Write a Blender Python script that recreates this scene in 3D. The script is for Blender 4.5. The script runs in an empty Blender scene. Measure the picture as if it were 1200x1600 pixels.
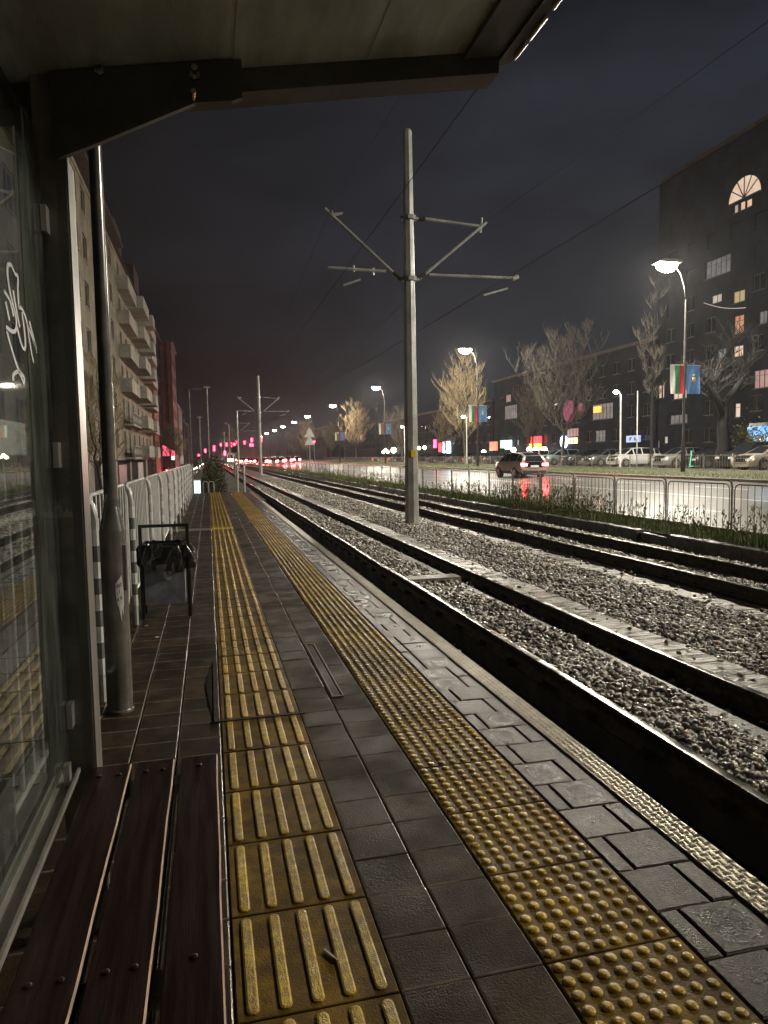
import bpy, math, random
import numpy as np
from mathutils import Vector, Matrix
rnd = random.Random(7)
nr = np.random.default_rng(11)
SC = bpy.context.scene
COL = SC.collection
R = math.radians
PI = math.pi

# ------------------------------------------------------------------ materials
def newmat(name):
    m = bpy.data.materials.new(name); m.use_nodes = True
    nt = m.node_tree; b = nt.nodes['Principled BSDF']
    return m, nt, b

def pbr(name, col, rough=0.5, metal=0.0, var=0.25, scale=6.0, rvar=0.0, bump=0.0, bscale=60.0, island=0.0,
        col2=None, spec=0.5, coat=0.0, detail=5.0, bdist=.004, stretch=None, smask=(0.42, 0.62)):
    m, nt, b = newmat(name)
    N, L = nt.nodes, nt.links
    tc = N.new('ShaderNodeTexCoord')
    src = tc.outputs['Object']
    if stretch:
        mp = N.new('ShaderNodeMapping'); mp.inputs['Scale'].default_value = stretch
        L.new(src, mp.inputs['Vector']); src = mp.outputs['Vector']
    nz = N.new('ShaderNodeTexNoise'); nz.inputs['Scale'].default_value = scale; nz.inputs['Detail'].default_value = detail
    nz.inputs['Roughness'].default_value = 0.62
    L.new(src, nz.inputs['Vector'])
    c2 = col2 if col2 else tuple(max(0, c * (1 - var)) for c in col)
    c1 = col if col2 else tuple(min(1, c * (1 + var)) for c in col)
    mr = N.new('ShaderNodeMapRange'); mr.inputs['From Min'].default_value = smask[0]; mr.inputs['From Max'].default_value = smask[1]
    L.new(nz.outputs['Fac'], mr.inputs['Value'])
    mx = N.new('ShaderNodeMix'); mx.data_type = 'RGBA'
    mx.inputs[6].default_value = (*c2, 1); mx.inputs[7].default_value = (*c1, 1)
    L.new(mr.outputs['Result'], mx.inputs[0])
    out = mx.outputs[2]
    if island > 0:
        g = N.new('ShaderNodeNewGeometry')
        mi = N.new('ShaderNodeMapRange'); mi.inputs['To Min'].default_value = 1 - island; mi.inputs['To Max'].default_value = 1 + island
        L.new(g.outputs['Random Per Island'], mi.inputs['Value'])
        hm = N.new('ShaderNodeVectorMath'); hm.operation = 'SCALE'
        L.new(out, hm.inputs[0]); L.new(mi.outputs['Result'], hm.inputs['Scale'])
        out = hm.outputs['Vector']
    L.new(out, b.inputs['Base Color'])
    b.inputs['Metallic'].default_value = metal
    b.inputs['Specular IOR Level'].default_value = spec
    b.inputs['Coat Weight'].default_value = coat
    b.inputs['Coat Roughness'].default_value = 0.08
    if rvar > 0:
        n2 = N.new('ShaderNodeTexNoise'); n2.inputs['Scale'].default_value = scale * 0.6; n2.inputs['Detail'].default_value = 6
        L.new(src, n2.inputs['Vector'])
        m2 = N.new('ShaderNodeMapRange'); m2.inputs['From Min'].default_value = 0.38; m2.inputs['From Max'].default_value = 0.62
        m2.inputs['To Min'].default_value = max(0.04, rough - rvar); m2.inputs['To Max'].default_value = min(1, rough + rvar)
        L.new(n2.outputs['Fac'], m2.inputs['Value']); L.new(m2.outputs['Result'], b.inputs['Roughness'])
    else:
        b.inputs['Roughness'].default_value = rough
    if bump > 0:
        n3 = N.new('ShaderNodeTexNoise'); n3.inputs['Scale'].default_value = bscale; n3.inputs['Detail'].default_value = 4
        L.new(src, n3.inputs['Vector'])
        bp = N.new('ShaderNodeBump'); bp.inputs['Strength'].default_value = bump; bp.inputs['Distance'].default_value = bdist
        L.new(n3.outputs['Fac'], bp.inputs['Height']); L.new(bp.outputs['Normal'], b.inputs['Normal'])
    return m

def recolour(m, stops):
    # give each separate stone a colour of its own
    nt = m.node_tree; N, L = nt.nodes, nt.links
    sc = [n for n in N if n.type == 'VECT_MATH'][0]; g = [n for n in N if n.type == 'NEW_GEOMETRY'][0]
    mu = N.new('ShaderNodeMath'); mu.operation = 'MULTIPLY'; mu.inputs[1].default_value = 37.0
    fr = N.new('ShaderNodeMath'); fr.operation = 'FRACT'; L.new(g.outputs['Random Per Island'], mu.inputs[0]); L.new(mu.outputs[0], fr.inputs[0])
    cr = N.new('ShaderNodeValToRGB'); cr.color_ramp.interpolation = 'CONSTANT'
    e = cr.color_ramp.elements
    for i, (p, c) in enumerate(stops):
        q = e[i] if i < 2 else e.new(p); q.position = p; q.color = (*c, 1)
    L.new(fr.outputs[0], cr.inputs['Fac'])
    m2 = N.new('ShaderNodeVectorMath'); m2.operation = 'MULTIPLY'
    L.new(sc.outputs['Vector'], m2.inputs[0]); L.new(cr.outputs['Color'], m2.inputs[1])
    L.new(m2.outputs['Vector'], N['Principled BSDF'].inputs['Base Color'])
def dirty(m, scale=1.7, lo=.45, hi=1.15):
    # large uneven grime over the whole surface
    nt = m.node_tree; N, L = nt.nodes, nt.links; b = N['Principled BSDF']
    src = b.inputs['Base Color'].links[0].from_socket
    tc = [n for n in N if n.type == 'TEX_COORD'][0]
    nz = N.new('ShaderNodeTexNoise'); nz.inputs['Scale'].default_value = scale; nz.inputs['Detail'].default_value = 9; nz.inputs['Roughness'].default_value = .7
    L.new(tc.outputs['Object'], nz.inputs['Vector'])
    mr = N.new('ShaderNodeMapRange'); mr.inputs['From Min'].default_value = .36; mr.inputs['From Max'].default_value = .6; mr.inputs['To Min'].default_value = lo; mr.inputs['To Max'].default_value = hi
    L.new(nz.outputs['Fac'], mr.inputs['Value'])
    vm = N.new('ShaderNodeVectorMath'); vm.operation = 'SCALE'; L.new(src, vm.inputs[0]); L.new(mr.outputs[0], vm.inputs['Scale'])
    L.new(vm.outputs['Vector'], b.inputs['Base Color'])

def emit(name, col, strength):
    m, nt, b = newmat(name)
    b.inputs['Base Color'].default_value = (*[c * 0.5 for c in col], 1)
    b.inputs['Emission Color'].default_value = (*col, 1)
    b.inputs['Emission Strength'].default_value = strength
    return m

def emit_noise(name, col, col2, strength, scale=3.0):
    m, nt, b = newmat(name); N, L = nt.nodes, nt.links
    tc = N.new('ShaderNodeTexCoord'); nz = N.new('ShaderNodeTexNoise'); nz.inputs['Scale'].default_value = scale
    L.new(tc.outputs['Object'], nz.inputs['Vector'])
    cr = N.new('ShaderNodeMapRange'); cr.inputs['From Min'].default_value = .35; cr.inputs['From Max'].default_value = .65
    L.new(nz.outputs['Fac'], cr.inputs['Value'])
    mx = N.new('ShaderNodeMix'); mx.data_type = 'RGBA'
    mx.inputs[6].default_value = (*col, 1); mx.inputs[7].default_value = (*col2, 1)
    L.new(cr.outputs['Result'], mx.inputs[0])
    L.new(mx.outputs[2], b.inputs['Emission Color']); b.inputs['Emission Strength'].default_value = strength
    b.inputs['Base Color'].default_value = (0.1, 0.1, 0.1, 1)
    return m

def glass_mat(name, tint=(0.7, 0.75, 0.71), dirt=0.04):
    m, nt, b = newmat(name); N, L = nt.nodes, nt.links
    N.remove(b)
    out = N['Material Output']
    lw = N.new('ShaderNodeLayerWeight'); lw.inputs['Blend'].default_value = 0.5
    pw = N.new('ShaderNodeMath'); pw.operation = 'POWER'; pw.inputs[1].default_value = 5.0
    L.new(lw.outputs['Facing'], pw.inputs[0])
    ma = N.new('ShaderNodeMath'); ma.operation = 'MULTIPLY_ADD'; ma.inputs[1].default_value = 0.95; ma.inputs[2].default_value = 0.05
    pw.inputs[1].default_value = 3.6
    L.new(pw.outputs[0], ma.inputs[0])
    tr = N.new('ShaderNodeBsdfTransparent'); tr.inputs['Color'].default_value = (*tint, 1)
    gl = N.new('ShaderNodeBsdfGlossy'); gl.inputs['Roughness'].default_value = 0.015
    mx = N.new('ShaderNodeMixShader'); L.new(ma.outputs[0], mx.inputs[0]); L.new(tr.outputs[0], mx.inputs[1]); L.new(gl.outputs[0], mx.inputs[2])
    df = N.new('ShaderNodeBsdfDiffuse'); df.inputs['Color'].default_value = (0.5, 0.5, 0.48, 1)
    tc = N.new('ShaderNodeTexCoord'); mp = N.new('ShaderNodeMapping'); mp.inputs['Scale'].default_value = (6, 9, 2.2)
    L.new(tc.outputs['Object'], mp.inputs['Vector'])
    nz = N.new('ShaderNodeTexNoise'); nz.inputs['Scale'].default_value = 1.6; nz.inputs['Detail'].default_value = 8; nz.inputs['Roughness'].default_value = .7
    L.new(mp.outputs[0], nz.inputs['Vector'])
    mr = N.new('ShaderNodeMapRange'); mr.inputs['From Min'].default_value = .45; mr.inputs['From Max'].default_value = .8; mr.inputs['To Min'].default_value = dirt * .3; mr.inputs['To Max'].default_value = dirt * 4
    L.new(nz.outputs['Fac'], mr.inputs['Value'])
    m2 = N.new('ShaderNodeMixShader'); L.new(mr.outputs[0], m2.inputs[0]); L.new(mx.outputs[0], m2.inputs[1]); L.new(df.outputs[0], m2.inputs[2])
    L.new(m2.outputs[0], out.inputs['Surface'])
    return m

M = {}
M['paver'] = pbr('paver', (0.056, 0.037, 0.019), .56, var=.4, scale=5, rvar=.14, bump=.6, bscale=170, island=.2, spec=.13)
M['wet_lit_edge'] = pbr('wet_lit_edge', (0.26, 0.23, 0.18), .16, var=.3, scale=9, spec=1.0, bump=.3, bscale=120)  # wet gloss with the lamp-lit seam line painted into its pale colour
M['paver_light'] = pbr('paver_light', (0.07, 0.06, 0.042), .4, var=.25, scale=40, bump=.6, spec=.245, bscale=190, island=.25)
M['joint'] = pbr('joint', (0.05, 0.045, 0.04), .5, var=.3, scale=20, bump=.3)
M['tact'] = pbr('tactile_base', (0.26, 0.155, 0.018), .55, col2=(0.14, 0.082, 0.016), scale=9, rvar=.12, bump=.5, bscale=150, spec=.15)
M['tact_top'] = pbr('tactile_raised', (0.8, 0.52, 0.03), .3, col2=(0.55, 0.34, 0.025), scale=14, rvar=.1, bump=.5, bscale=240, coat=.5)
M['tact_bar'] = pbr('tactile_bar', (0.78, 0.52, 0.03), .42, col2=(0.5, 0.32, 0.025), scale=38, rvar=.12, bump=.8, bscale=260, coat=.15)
M['tact_new'] = pbr('tactile_new', (0.85, 0.6, 0.02), .4, var=.1, scale=12, bump=.2)
M['tact_grey'] = pbr('tactile_grey', (0.3, 0.29, 0.27), .4, var=.2, scale=12, rvar=.1, bump=.3)
M['tread'] = pbr('tread_plate', (0.6, 0.55, 0.43), .33, metal=.8, var=.1, scale=14, rvar=.05, bump=.2, bscale=200)
M['conc'] = pbr('concrete', (0.34, 0.32, 0.28), .5, var=.25, scale=3, rvar=.18, bump=.5, bscale=60)
M['conc_wet'] = pbr('concrete_wet', (0.32, 0.3, 0.255), .32, var=.45, scale=7, rvar=.14, bump=1.0, bscale=13, stretch=(.6, 3.2, 1), bdist=.03)
M['conc_dark'] = pbr('concrete_dark', (0.07, 0.062, 0.055), .6, var=.3, scale=3, rvar=.2, bump=.5)
M['soil'] = pbr('dark_soil', (0.016, 0.013, 0.012), .75, var=.5, scale=6, bump=.8, bscale=40, spec=.12)
M['rail_side'] = pbr('rail_rust', (0.06, 0.042, 0.03), .6, var=.4, scale=12, bump=.3, spec=.2)
M['rail_top'] = pbr('rail_head', (0.55, 0.53, 0.49), .26, metal=1, var=.15, scale=8, rvar=.08)
M['stone'] = pbr('ballast_stone', (0.42, 0.4, 0.35), .4, var=.3, scale=30, rvar=.1, bump=.3, bscale=90, island=.85, coat=.6)
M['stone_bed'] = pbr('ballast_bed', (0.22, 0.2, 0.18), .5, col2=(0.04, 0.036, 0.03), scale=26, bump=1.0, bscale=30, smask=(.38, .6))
M['asphalt'] = pbr('asphalt_wet', (0.155, 0.147, 0.135), .42, var=.2, scale=.5, rvar=.08, bump=.3, bscale=90, coat=.55)
M['asphalt2'] = pbr('asphalt_side', (0.06, 0.058, 0.055), .4, var=.25, scale=.7, rvar=.15, bump=.3, bscale=60)
M['ground'] = pbr('ground', (0.07, 0.065, 0.055), .7, var=.3, scale=.3, bump=.3)
M['paint_line'] = pbr('road_paint', (0.7, 0.69, 0.64), .4, var=.2, scale=4)
M['verge'] = pbr('verge_soil', (0.06, 0.075, 0.03), .8, col2=(0.05, 0.045, 0.028), scale=4, bump=1, bscale=30)
M['grass'] = pbr('grass_blade', (0.2, 0.24, 0.06), .5, col2=(0.12, 0.16, 0.045), scale=2, island=.45)
M['weed'] = pbr('weed_stem', (0.3, 0.26, 0.13), .6, col2=(0.17, 0.2, 0.08), scale=3, island=.4)
M['fence_grey'] = pbr('fence_paint_grey', (0.68, 0.68, 0.65), .38, var=.12, scale=10, rvar=.1)
M['fence_dark'] = pbr('fence_paint_dark', (0.26, 0.24, 0.21), .4, var=.3, scale=8, rvar=.1)
M['refl'] = pbr('reflective_band', (0.95, 0.95, 0.93), .3, var=.06, scale=10)
M['fence_far'] = pbr('fence_far', (0.3,0.26,0.2), .5, var=.2)
M['band_dark'] = pbr('band_dark', (0.2, 0.21, 0.21), .45, var=.15, scale=10)
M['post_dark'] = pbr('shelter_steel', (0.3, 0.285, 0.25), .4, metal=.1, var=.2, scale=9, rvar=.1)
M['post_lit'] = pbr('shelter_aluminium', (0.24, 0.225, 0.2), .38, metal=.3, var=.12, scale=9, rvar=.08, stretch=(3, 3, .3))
M['roof'] = pbr('roof_panel_underside', (0.68, 0.76, 0.78), .34, var=.25, scale=1.6, rvar=.12, stretch=(3, .7, 1), bump=.15, bscale=40)
M['beam'] = pbr('roof_beam', (0.14, 0.135, 0.125), .5, var=.2, scale=5)
M['bolt'] = pbr('bolt_steel', (0.65, 0.63, 0.6), .25, metal=1, var=.1)
M['alu'] = pbr('clamp_aluminium', (0.75, 0.73, 0.68), .3, metal=.8, var=.1)
M['glass'] = glass_mat('shelter_glass')
M['winglass'] = pbr('window_glass', (0.015, 0.017, 0.02), .06, var=.1, spec=.6)
M['carglass'] = pbr('car_glass', (0.012, 0.014, 0.016), .05, var=.1, spec=.7)
M['graffiti'] = pbr('graffiti_paint', (0.12, 0.125, 0.122), .5, var=.1)
M['paper'] = pbr('paper', (0.72, 0.71, 0.66), .7, var=.12, scale=40)
M['ink'] = pbr('ink', (0.1, 0.11, 0.1), .7, var=.2)
M['wood'] = pbr('bench_wood', (0.032, 0.0145, 0.0102), .4, col2=(0.015, 0.007, 0.0052), scale=7, rvar=.1, spec=.15, stretch=(9, .55, 9), bump=.16, bscale=40)
M['wood_raw'] = pbr('bench_wood_worn', (0.42, 0.28, 0.2), .6, var=.3, scale=18, stretch=(4, .6, 4))
M['lamp_post'] = pbr('lamp_post_paint', (0.19, 0.175, 0.15), .22, metal=.15, var=.2, scale=6, rvar=.05, spec=.8, coat=.6)
M['street_post'] = pbr('street_post', (0.028, 0.027, 0.024), .5, metal=0, spec=.2, var=.2)
M['kerb_wet'] = pbr('kerb_wet', (0.1, 0.093, 0.08), .3, var=.35, scale=4, rvar=.1, bump=.6, bscale=50)
M['cat'] = pbr('catenary_paint', (0.48, 0.48, 0.45), .42, metal=.15, var=.12, scale=4, rvar=.1, stretch=(3, 3, .4))
M['wire'] = pbr('wire', (0.03, 0.03, 0.03), .7, metal=0, spec=.1, var=.1)
M['bin'] = pbr('bin_panel', (0.32, 0.34, 0.4), .45, var=.2, scale=8, rvar=.1)
M['bin_frame'] = pbr('bin_frame', (0.03, 0.03, 0.03), .4, var=.2)
M['bag'] = pbr('bin_bag', (0.014, 0.014, 0.015), .16, var=.2, spec=1.0, bump=.6, bscale=26, coat=1.0)
M['cream'] = pbr('render_cream', (0.28, 0.24, 0.175), .8, var=.16, scale=.8, bump=.2, bscale=20)
M['cream2'] = pbr('balcony_white', (0.4, 0.375, 0.32), .75, var=.12, scale=1.5)
M['brick'] = pbr('brick_red', (0.22, 0.085, 0.05), .8, var=.3, scale=3, bump=.4, bscale=20)
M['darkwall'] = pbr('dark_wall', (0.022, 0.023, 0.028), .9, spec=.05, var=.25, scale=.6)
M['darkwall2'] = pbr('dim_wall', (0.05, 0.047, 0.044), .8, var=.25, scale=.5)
M['redlitwall'] = pbr('red_lit_wall', (0.1, 0.03, 0.03), .75, var=.2, scale=.8)  # red glow of the signs painted into a plain wall's colour
M['rooftile'] = pbr('roof_tiles', (0.05, 0.035, 0.03), .7, var=.3, scale=2)
M['frame'] = pbr('window_frame', (0.3, 0.27, 0.22), .6, var=.15)
M['frame_dark'] = pbr('window_frame_dark', (0.06, 0.055, 0.05), .6, var=.15)
M['bark'] = pbr('bark', (0.075, 0.062, 0.046), .8, var=.35, scale=5, bump=.6, bscale=25)
M['twig'] = pbr('twig', (0.4, 0.31, 0.17), .7, var=.25, scale=2)  # pale warm colour takes in some of the lamp's own warmth
M['twig_shaded'] = pbr('twig_shaded', (0.11, 0.092, 0.068), .7, var=.25, scale=2)  # twig copy, darkened in colour for crowns the lamps leave dim
M['bark_shaded'] = pbr('bark_shaded', (0.012, 0.011, 0.01), .85, var=.35, scale=5)  # bark copy with the shade of unlit silhouettes put into its colour
M['bush'] = pbr('bush_leaf', (0.1, 0.095, 0.035), .6, var=.3, scale=3, island=.5)
M['tyre'] = pbr('tyre', (0.02, 0.02, 0.02), .7, var=.2)
M['rim'] = pbr('rim', (0.5, 0.5, 0.5), .3, metal=.9, var=.1)
M['plate'] = pbr('plate_white', (0.75, 0.75, 0.72), .5, var=.05)
M['sign_back'] = pbr('sign_back', (0.5, 0.5, 0.5), .4, metal=.4, var=.1)
M['f_white'] = pbr('flag_white', (0.78, 0.78, 0.75), .7, var=.06)
M['f_green'] = pbr('flag_green', (0.03, 0.3, 0.14), .7, var=.1)
M['f_red'] = pbr('flag_red', (0.5, 0.03, 0.05), .7, var=.1)
M['f_blue'] = pbr('flag_blue', (0.12, 0.28, 0.6), .7, var=.1)
M['f_gold'] = pbr('flag_gold', (0.5, 0.36, 0.15), .7, var=.2, scale=20)
M['mint'] = pbr('scooter_mint', (0.15, 0.6, 0.4), .4, var=.05)
M['board'] = pbr('white_board', (0.92, 0.94, 0.92), .5, var=.06)
M['blue_panel'] = pbr('blue_panel', (0.02, 0.03, 0.06), .5, var=.2)
M['grey_panel'] = pbr('grey_panel', (0.28, 0.29, 0.27), .6, var=.3, scale=1.5)
M['lamp'] = emit('lamp_lens', (1.0, 0.91, 0.75), 2500)
M['lamp_far'] = emit('lamp_lens_far', (1.0, 0.91, 0.74), 1000)
M['ped'] = emit('pedestrian_lamp_lens', (0.85, 1.0, 0.88), 60)
M['tail'] = emit('tail_light', (1.0, 0.03, 0.035), 130)
M['tail_far'] = emit('tail_light_far', (1.0, 0.05, 0.06), 280)
M['head'] = emit('head_light', (1.0, 0.93, 0.75), 320)
M['head_off'] = pbr('head_light_off', (0.55, 0.57, 0.58), .12, var=.1, spec=.8)
M['tail_off'] = pbr('tail_light_off', (0.2, 0.01, 0.01), .2, var=.1)
M['red_sig'] = emit('red_signal', (1.0, 0.02, 0.05), 32)
recolour(M['stone'], [(0,(1,1,1)),(.35,(1,.93,.84)),(.55,(.55,.55,.58)),(.75,(1.25,1.22,1.15)),(.88,(.8,.62,.5)),(.95,(.4,.38,.36))])
for k_ in ('paver','tact','tact_top','tact_bar'): dirty(M[k_])
for k_ in ('conc_wet','kerb_wet','cat'): dirty(M[k_], 1.2, .6, 1.1)
for k_ in ('cream','cream2','brick','redlitwall'): dirty(M[k_], .35, .6, 1.1)
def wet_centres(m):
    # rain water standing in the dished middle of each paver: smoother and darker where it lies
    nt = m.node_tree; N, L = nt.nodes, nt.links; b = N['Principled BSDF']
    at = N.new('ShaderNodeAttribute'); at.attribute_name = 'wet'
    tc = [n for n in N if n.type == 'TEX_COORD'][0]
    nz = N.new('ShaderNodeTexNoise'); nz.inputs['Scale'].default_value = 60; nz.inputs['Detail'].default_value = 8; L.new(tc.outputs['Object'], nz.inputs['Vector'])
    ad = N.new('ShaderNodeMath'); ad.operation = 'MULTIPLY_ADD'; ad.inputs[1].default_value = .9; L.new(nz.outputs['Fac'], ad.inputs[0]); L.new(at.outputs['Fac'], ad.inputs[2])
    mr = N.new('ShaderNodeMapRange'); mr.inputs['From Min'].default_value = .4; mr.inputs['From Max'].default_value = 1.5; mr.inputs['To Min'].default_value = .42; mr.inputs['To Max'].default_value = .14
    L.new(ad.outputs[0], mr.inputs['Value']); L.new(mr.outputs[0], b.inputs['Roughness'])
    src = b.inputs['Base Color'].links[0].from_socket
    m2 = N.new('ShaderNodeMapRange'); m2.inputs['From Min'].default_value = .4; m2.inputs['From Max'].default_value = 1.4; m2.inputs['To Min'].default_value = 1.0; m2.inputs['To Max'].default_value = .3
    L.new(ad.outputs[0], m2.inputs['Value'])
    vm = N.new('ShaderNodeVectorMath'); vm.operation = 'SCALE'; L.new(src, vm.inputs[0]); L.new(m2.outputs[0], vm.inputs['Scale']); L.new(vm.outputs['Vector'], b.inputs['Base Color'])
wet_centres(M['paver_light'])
def paint(name, c, metal=.3):
    return pbr('paint_' + name, c, .28, metal=metal, var=.06, scale=3, coat=.6)

# ------------------------------------------------------------------ mesh builder
class MB:
    def __init__(s): s.v = []; s.f = []; s.m = []; s.cur = 0
    def add(s, vs, fs, mi=None):
        o = len(s.v); s.v += [tuple(p) for p in vs]
        mi = s.cur if mi is None else mi
        for f in fs: s.f.append(tuple(i + o for i in f)); s.m.append(mi)
    def box(s, x0, x1, y0, y1, z0, z1, mi=None):
        vs = [(x0,y0,z0),(x1,y0,z0),(x1,y1,z0),(x0,y1,z0),(x0,y0,z1),(x1,y0,z1),(x1,y1,z1),(x0,y1,z1)]
        s.add(vs, [(0,3,2,1),(4,5,6,7),(0,1,5,4),(1,2,6,5),(2,3,7,6),(3,0,4,7)], mi); return s
    def cbox(s, x0, x1, y0, y1, z0, z1, c=.004, mi=None, tilt=None, em=None):
        # box with a chamfered top
        d = c*.33; e = c*.36
        q = [(x0,y0,z0),(x1,y0,z0),(x1,y1,z0),(x0,y1,z0),(x0,y0,z1-c),(x1,y0,z1-c),(x1,y1,z1-c),(x0,y1,z1-c),
             (x0+d,y0+d,z1-e),(x1-d,y0+d,z1-e),(x1-d,y1-d,z1-e),(x0+d,y1-d,z1-e),
             (x0+c,y0+c,z1),(x1-c,y0+c,z1),(x1-c,y1-c,z1),(x0+c,y1-c,z1)]
        if tilt:
            cx, cy = (x0+x1)/2, (y0+y1)/2
            q = [(x, y, z + ((x-cx)*tilt[0] + (y-cy)*tilt[1] + tilt[2] if i > 3 else 0)) for i, (x, y, z) in enumerate(q)]
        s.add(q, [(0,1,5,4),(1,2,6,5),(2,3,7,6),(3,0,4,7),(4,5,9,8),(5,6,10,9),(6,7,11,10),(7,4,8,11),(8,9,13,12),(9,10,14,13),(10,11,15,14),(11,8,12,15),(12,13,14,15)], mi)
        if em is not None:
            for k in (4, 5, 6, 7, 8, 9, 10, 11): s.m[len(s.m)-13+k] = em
        return s
    def obox(s, c, ax, ay, az, mi=None):
        c = Vector(c); ax, ay, az = Vector(ax), Vector(ay), Vector(az)
        vs = [c + i*ax + j*ay + k*az for k in (-1,1) for j in (-1,1) for i in (-1,1)]
        s.add(vs, [(0,2,3,1),(4,5,7,6),(0,1,5,4),(1,3,7,5),(3,2,6,7),(2,0,4,6)], mi); return s
    def tube(s, pts, rad, n=8, cap=True, mi=None):
        pts = [Vector(p) for p in pts]
        if not hasattr(rad, '__len__'): rad = [rad]*len(pts)
        vs = []; ref = None
        for i, p in enumerate(pts):
            a = pts[max(i-1,0)]; b = pts[min(i+1,len(pts)-1)]
            t = (b-a).normalized()
            if ref is None:
                ref = Vector((0,0,1)) if abs(t.z) < .9 else Vector((1,0,0))
            u = t.cross(ref)
            if u.length < 1e-6: u = t.cross(Vector((0,1,0)))
            u.normalize(); w = u.cross(t).normalized(); ref = w
            for k in range(n):
                an = 2*PI*(k+.5)/n
                vs.append(p + rad[i]*(math.cos(an)*u + math.sin(an)*w))
        fs = [(i*n+k, i*n+(k+1)%n, (i+1)*n+(k+1)%n, (i+1)*n+k) for i in range(len(pts)-1) for k in range(n)]
        if cap:
            fs.append(tuple(range(n-1,-1,-1))); fs.append(tuple((len(pts)-1)*n+k for k in range(n)))
        s.add(vs, fs, mi); return s
    def prism(s, poly, axis, a, b, mi=None):
        # poly: list of 2-d points; axis the extruded axis
        def P(p, t):
            return {'x': (t, p[0], p[1]), 'y': (p[0], t, p[1]), 'z': (p[0], p[1], t)}[axis]
        n = len(poly)
        vs = [P(p, a) for p in poly] + [P(p, b) for p in poly]
        fs = [tuple(range(n-1,-1,-1)), tuple(range(n, 2*n))] + [(i, (i+1)%n, n+(i+1)%n, n+i) for i in range(n)]
        s.add(vs, fs, mi); return s
    def lathe(s, prof, c=(0,0,0), n=16, mi=None):
        vs = [(c[0]+r*math.cos(2*PI*k/n), c[1]+r*math.sin(2*PI*k/n), c[2]+z) for r, z in prof for k in range(n)]
        fs = [(i*n+k, i*n+(k+1)%n, (i+1)*n+(k+1)%n, (i+1)*n+k) for i in range(len(prof)-1) for k in range(n)]
        fs += [tuple(range(n-1,-1,-1)), tuple((len(prof)-1)*n+k for k in range(n))]
        s.add(vs, fs, mi); return s
    def ball(s, c, r, n=10, m=6, sc=(1,1,1), mi=None):
        prof = [(max(1e-4, math.sin(PI*i/m))*r, -math.cos(PI*i/m)*r) for i in range(m+1)]
        vs = [(c[0]+sc[0]*q*math.cos(2*PI*k/n), c[1]+sc[1]*q*math.sin(2*PI*k/n), c[2]+sc[2]*z) for q, z in prof for k in range(n)]
        fs = [(i*n+k, i*n+(k+1)%n, (i+1)*n+(k+1)%n, (i+1)*n+k) for i in range(m) for k in range(n)]
        s.add(vs, fs, mi); return s
    def build(s, name, mats, parent=None, smooth=False):
        me = bpy.data.meshes.new(name)
        me.from_pydata(s.v, [], s.f)
        if not isinstance(mats, (list, tuple)): mats = [mats]
        for m in mats: me.materials.append(M[m] if isinstance(m, str) else m)
        me.polygons.foreach_set('material_index', s.m)
        if smooth is True: me.polygons.foreach_set('use_smooth', [True]*len(s.f))
        elif smooth:
            me.polygons.foreach_set('use_smooth', [True]*len(s.f)); me.update()
            try: me.set_sharp_from_angle(angle=R(smooth))
            except Exception: pass
        me.update()
        return link(name, me, parent)

def link(name, me, parent=None):
    o = bpy.data.objects.new(name, me); COL.objects.link(o)
    if parent is not None: o.parent = parent
    return o

def arr(name, V, F, mats, parent=None, smooth=False, mi=None):
    V = np.asarray(V, np.float32); F = np.asarray(F, np.int32)
    me = bpy.data.meshes.new(name); k = F.shape[1]; n = len(F)
    me.vertices.add(len(V)); me.vertices.foreach_set('co', V.ravel())
    me.loops.add(n*k); me.loops.foreach_set('vertex_index', F.ravel())
    me.polygons.add(n); me.polygons.foreach_set('loop_start', np.arange(0, n*k, k, dtype=np.int32))
    if not isinstance(mats, (list, tuple)): mats = [mats]
    for m in mats: me.materials.append(M[m] if isinstance(m, str) else m)
    if mi is not None: me.polygons.foreach_set('material_index', np.asarray(mi, np.int32))
    if smooth: me.polygons.foreach_set('use_smooth', np.ones(n, bool))
    me.update(calc_edges=True); me.validate()
    return link(name, me, parent)

def tag(o, label=None, cat=None, group=None, kind=None):
    if label: o['label'] = label
    if cat: o['category'] = cat
    if group: o['group'] = group
    if kind: o['kind'] = kind
    return o
def thing(name, label, cat, loc=(0,0,0), rz=0, group=None):
    o = bpy.data.objects.new(name, None); COL.objects.link(o)
    o.location = loc; o.rotation_euler = (0,0,rz); o.empty_display_size = .1
    return tag(o, label, cat, group)
def struct(o): return tag(o, kind='structure')
def dup(root, loc=None, rz=None, label=None, sc=None, group=None):
    def cp(o, p):
        c = o.copy(); COL.objects.link(c)
        if p is not None: c.parent = p
        for ch in list(o.children): cp(ch, c)
        return c
    r = cp(root, None)
    if loc is not None: r.location = loc
    if rz is not None: r.rotation_euler = (0,0,rz)
    if sc is not None: r.scale = (sc, sc, sc) if not hasattr(sc, '__len__') else sc
    if label: r['label'] = label
    if group: r['group'] = group
    return r
ORD = ['nearest','second','third','fourth','fifth','sixth','seventh','eighth','ninth','tenth','eleventh','twelfth']

# ------------------------------------------------------------------ camera
CAM_H = 1.35
rows = ((0.970691400401902, 0.03397833430830287, -0.2379152748005636),
        (-0.2398313676887404, 0.07325758140310616, -0.9680466113981885),
        (-0.015463513777362744, 0.9967340666218852, 0.07925957467118298))
cam_d = bpy.data.cameras.new('camera'); cam = bpy.data.objects.new('camera', cam_d); COL.objects.link(cam)
cam_d.sensor_fit = 'VERTICAL'; cam_d.sensor_height = 36.0; cam_d.sensor_width = 27.0
cam_d.lens = 36.0*1110/1600; cam_d.clip_start = .05; cam_d.clip_end = 4000
mw = Matrix(rows).to_4x4(); mw.translation = (0, 0, CAM_H); cam.matrix_world = mw
SC.camera = cam

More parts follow.
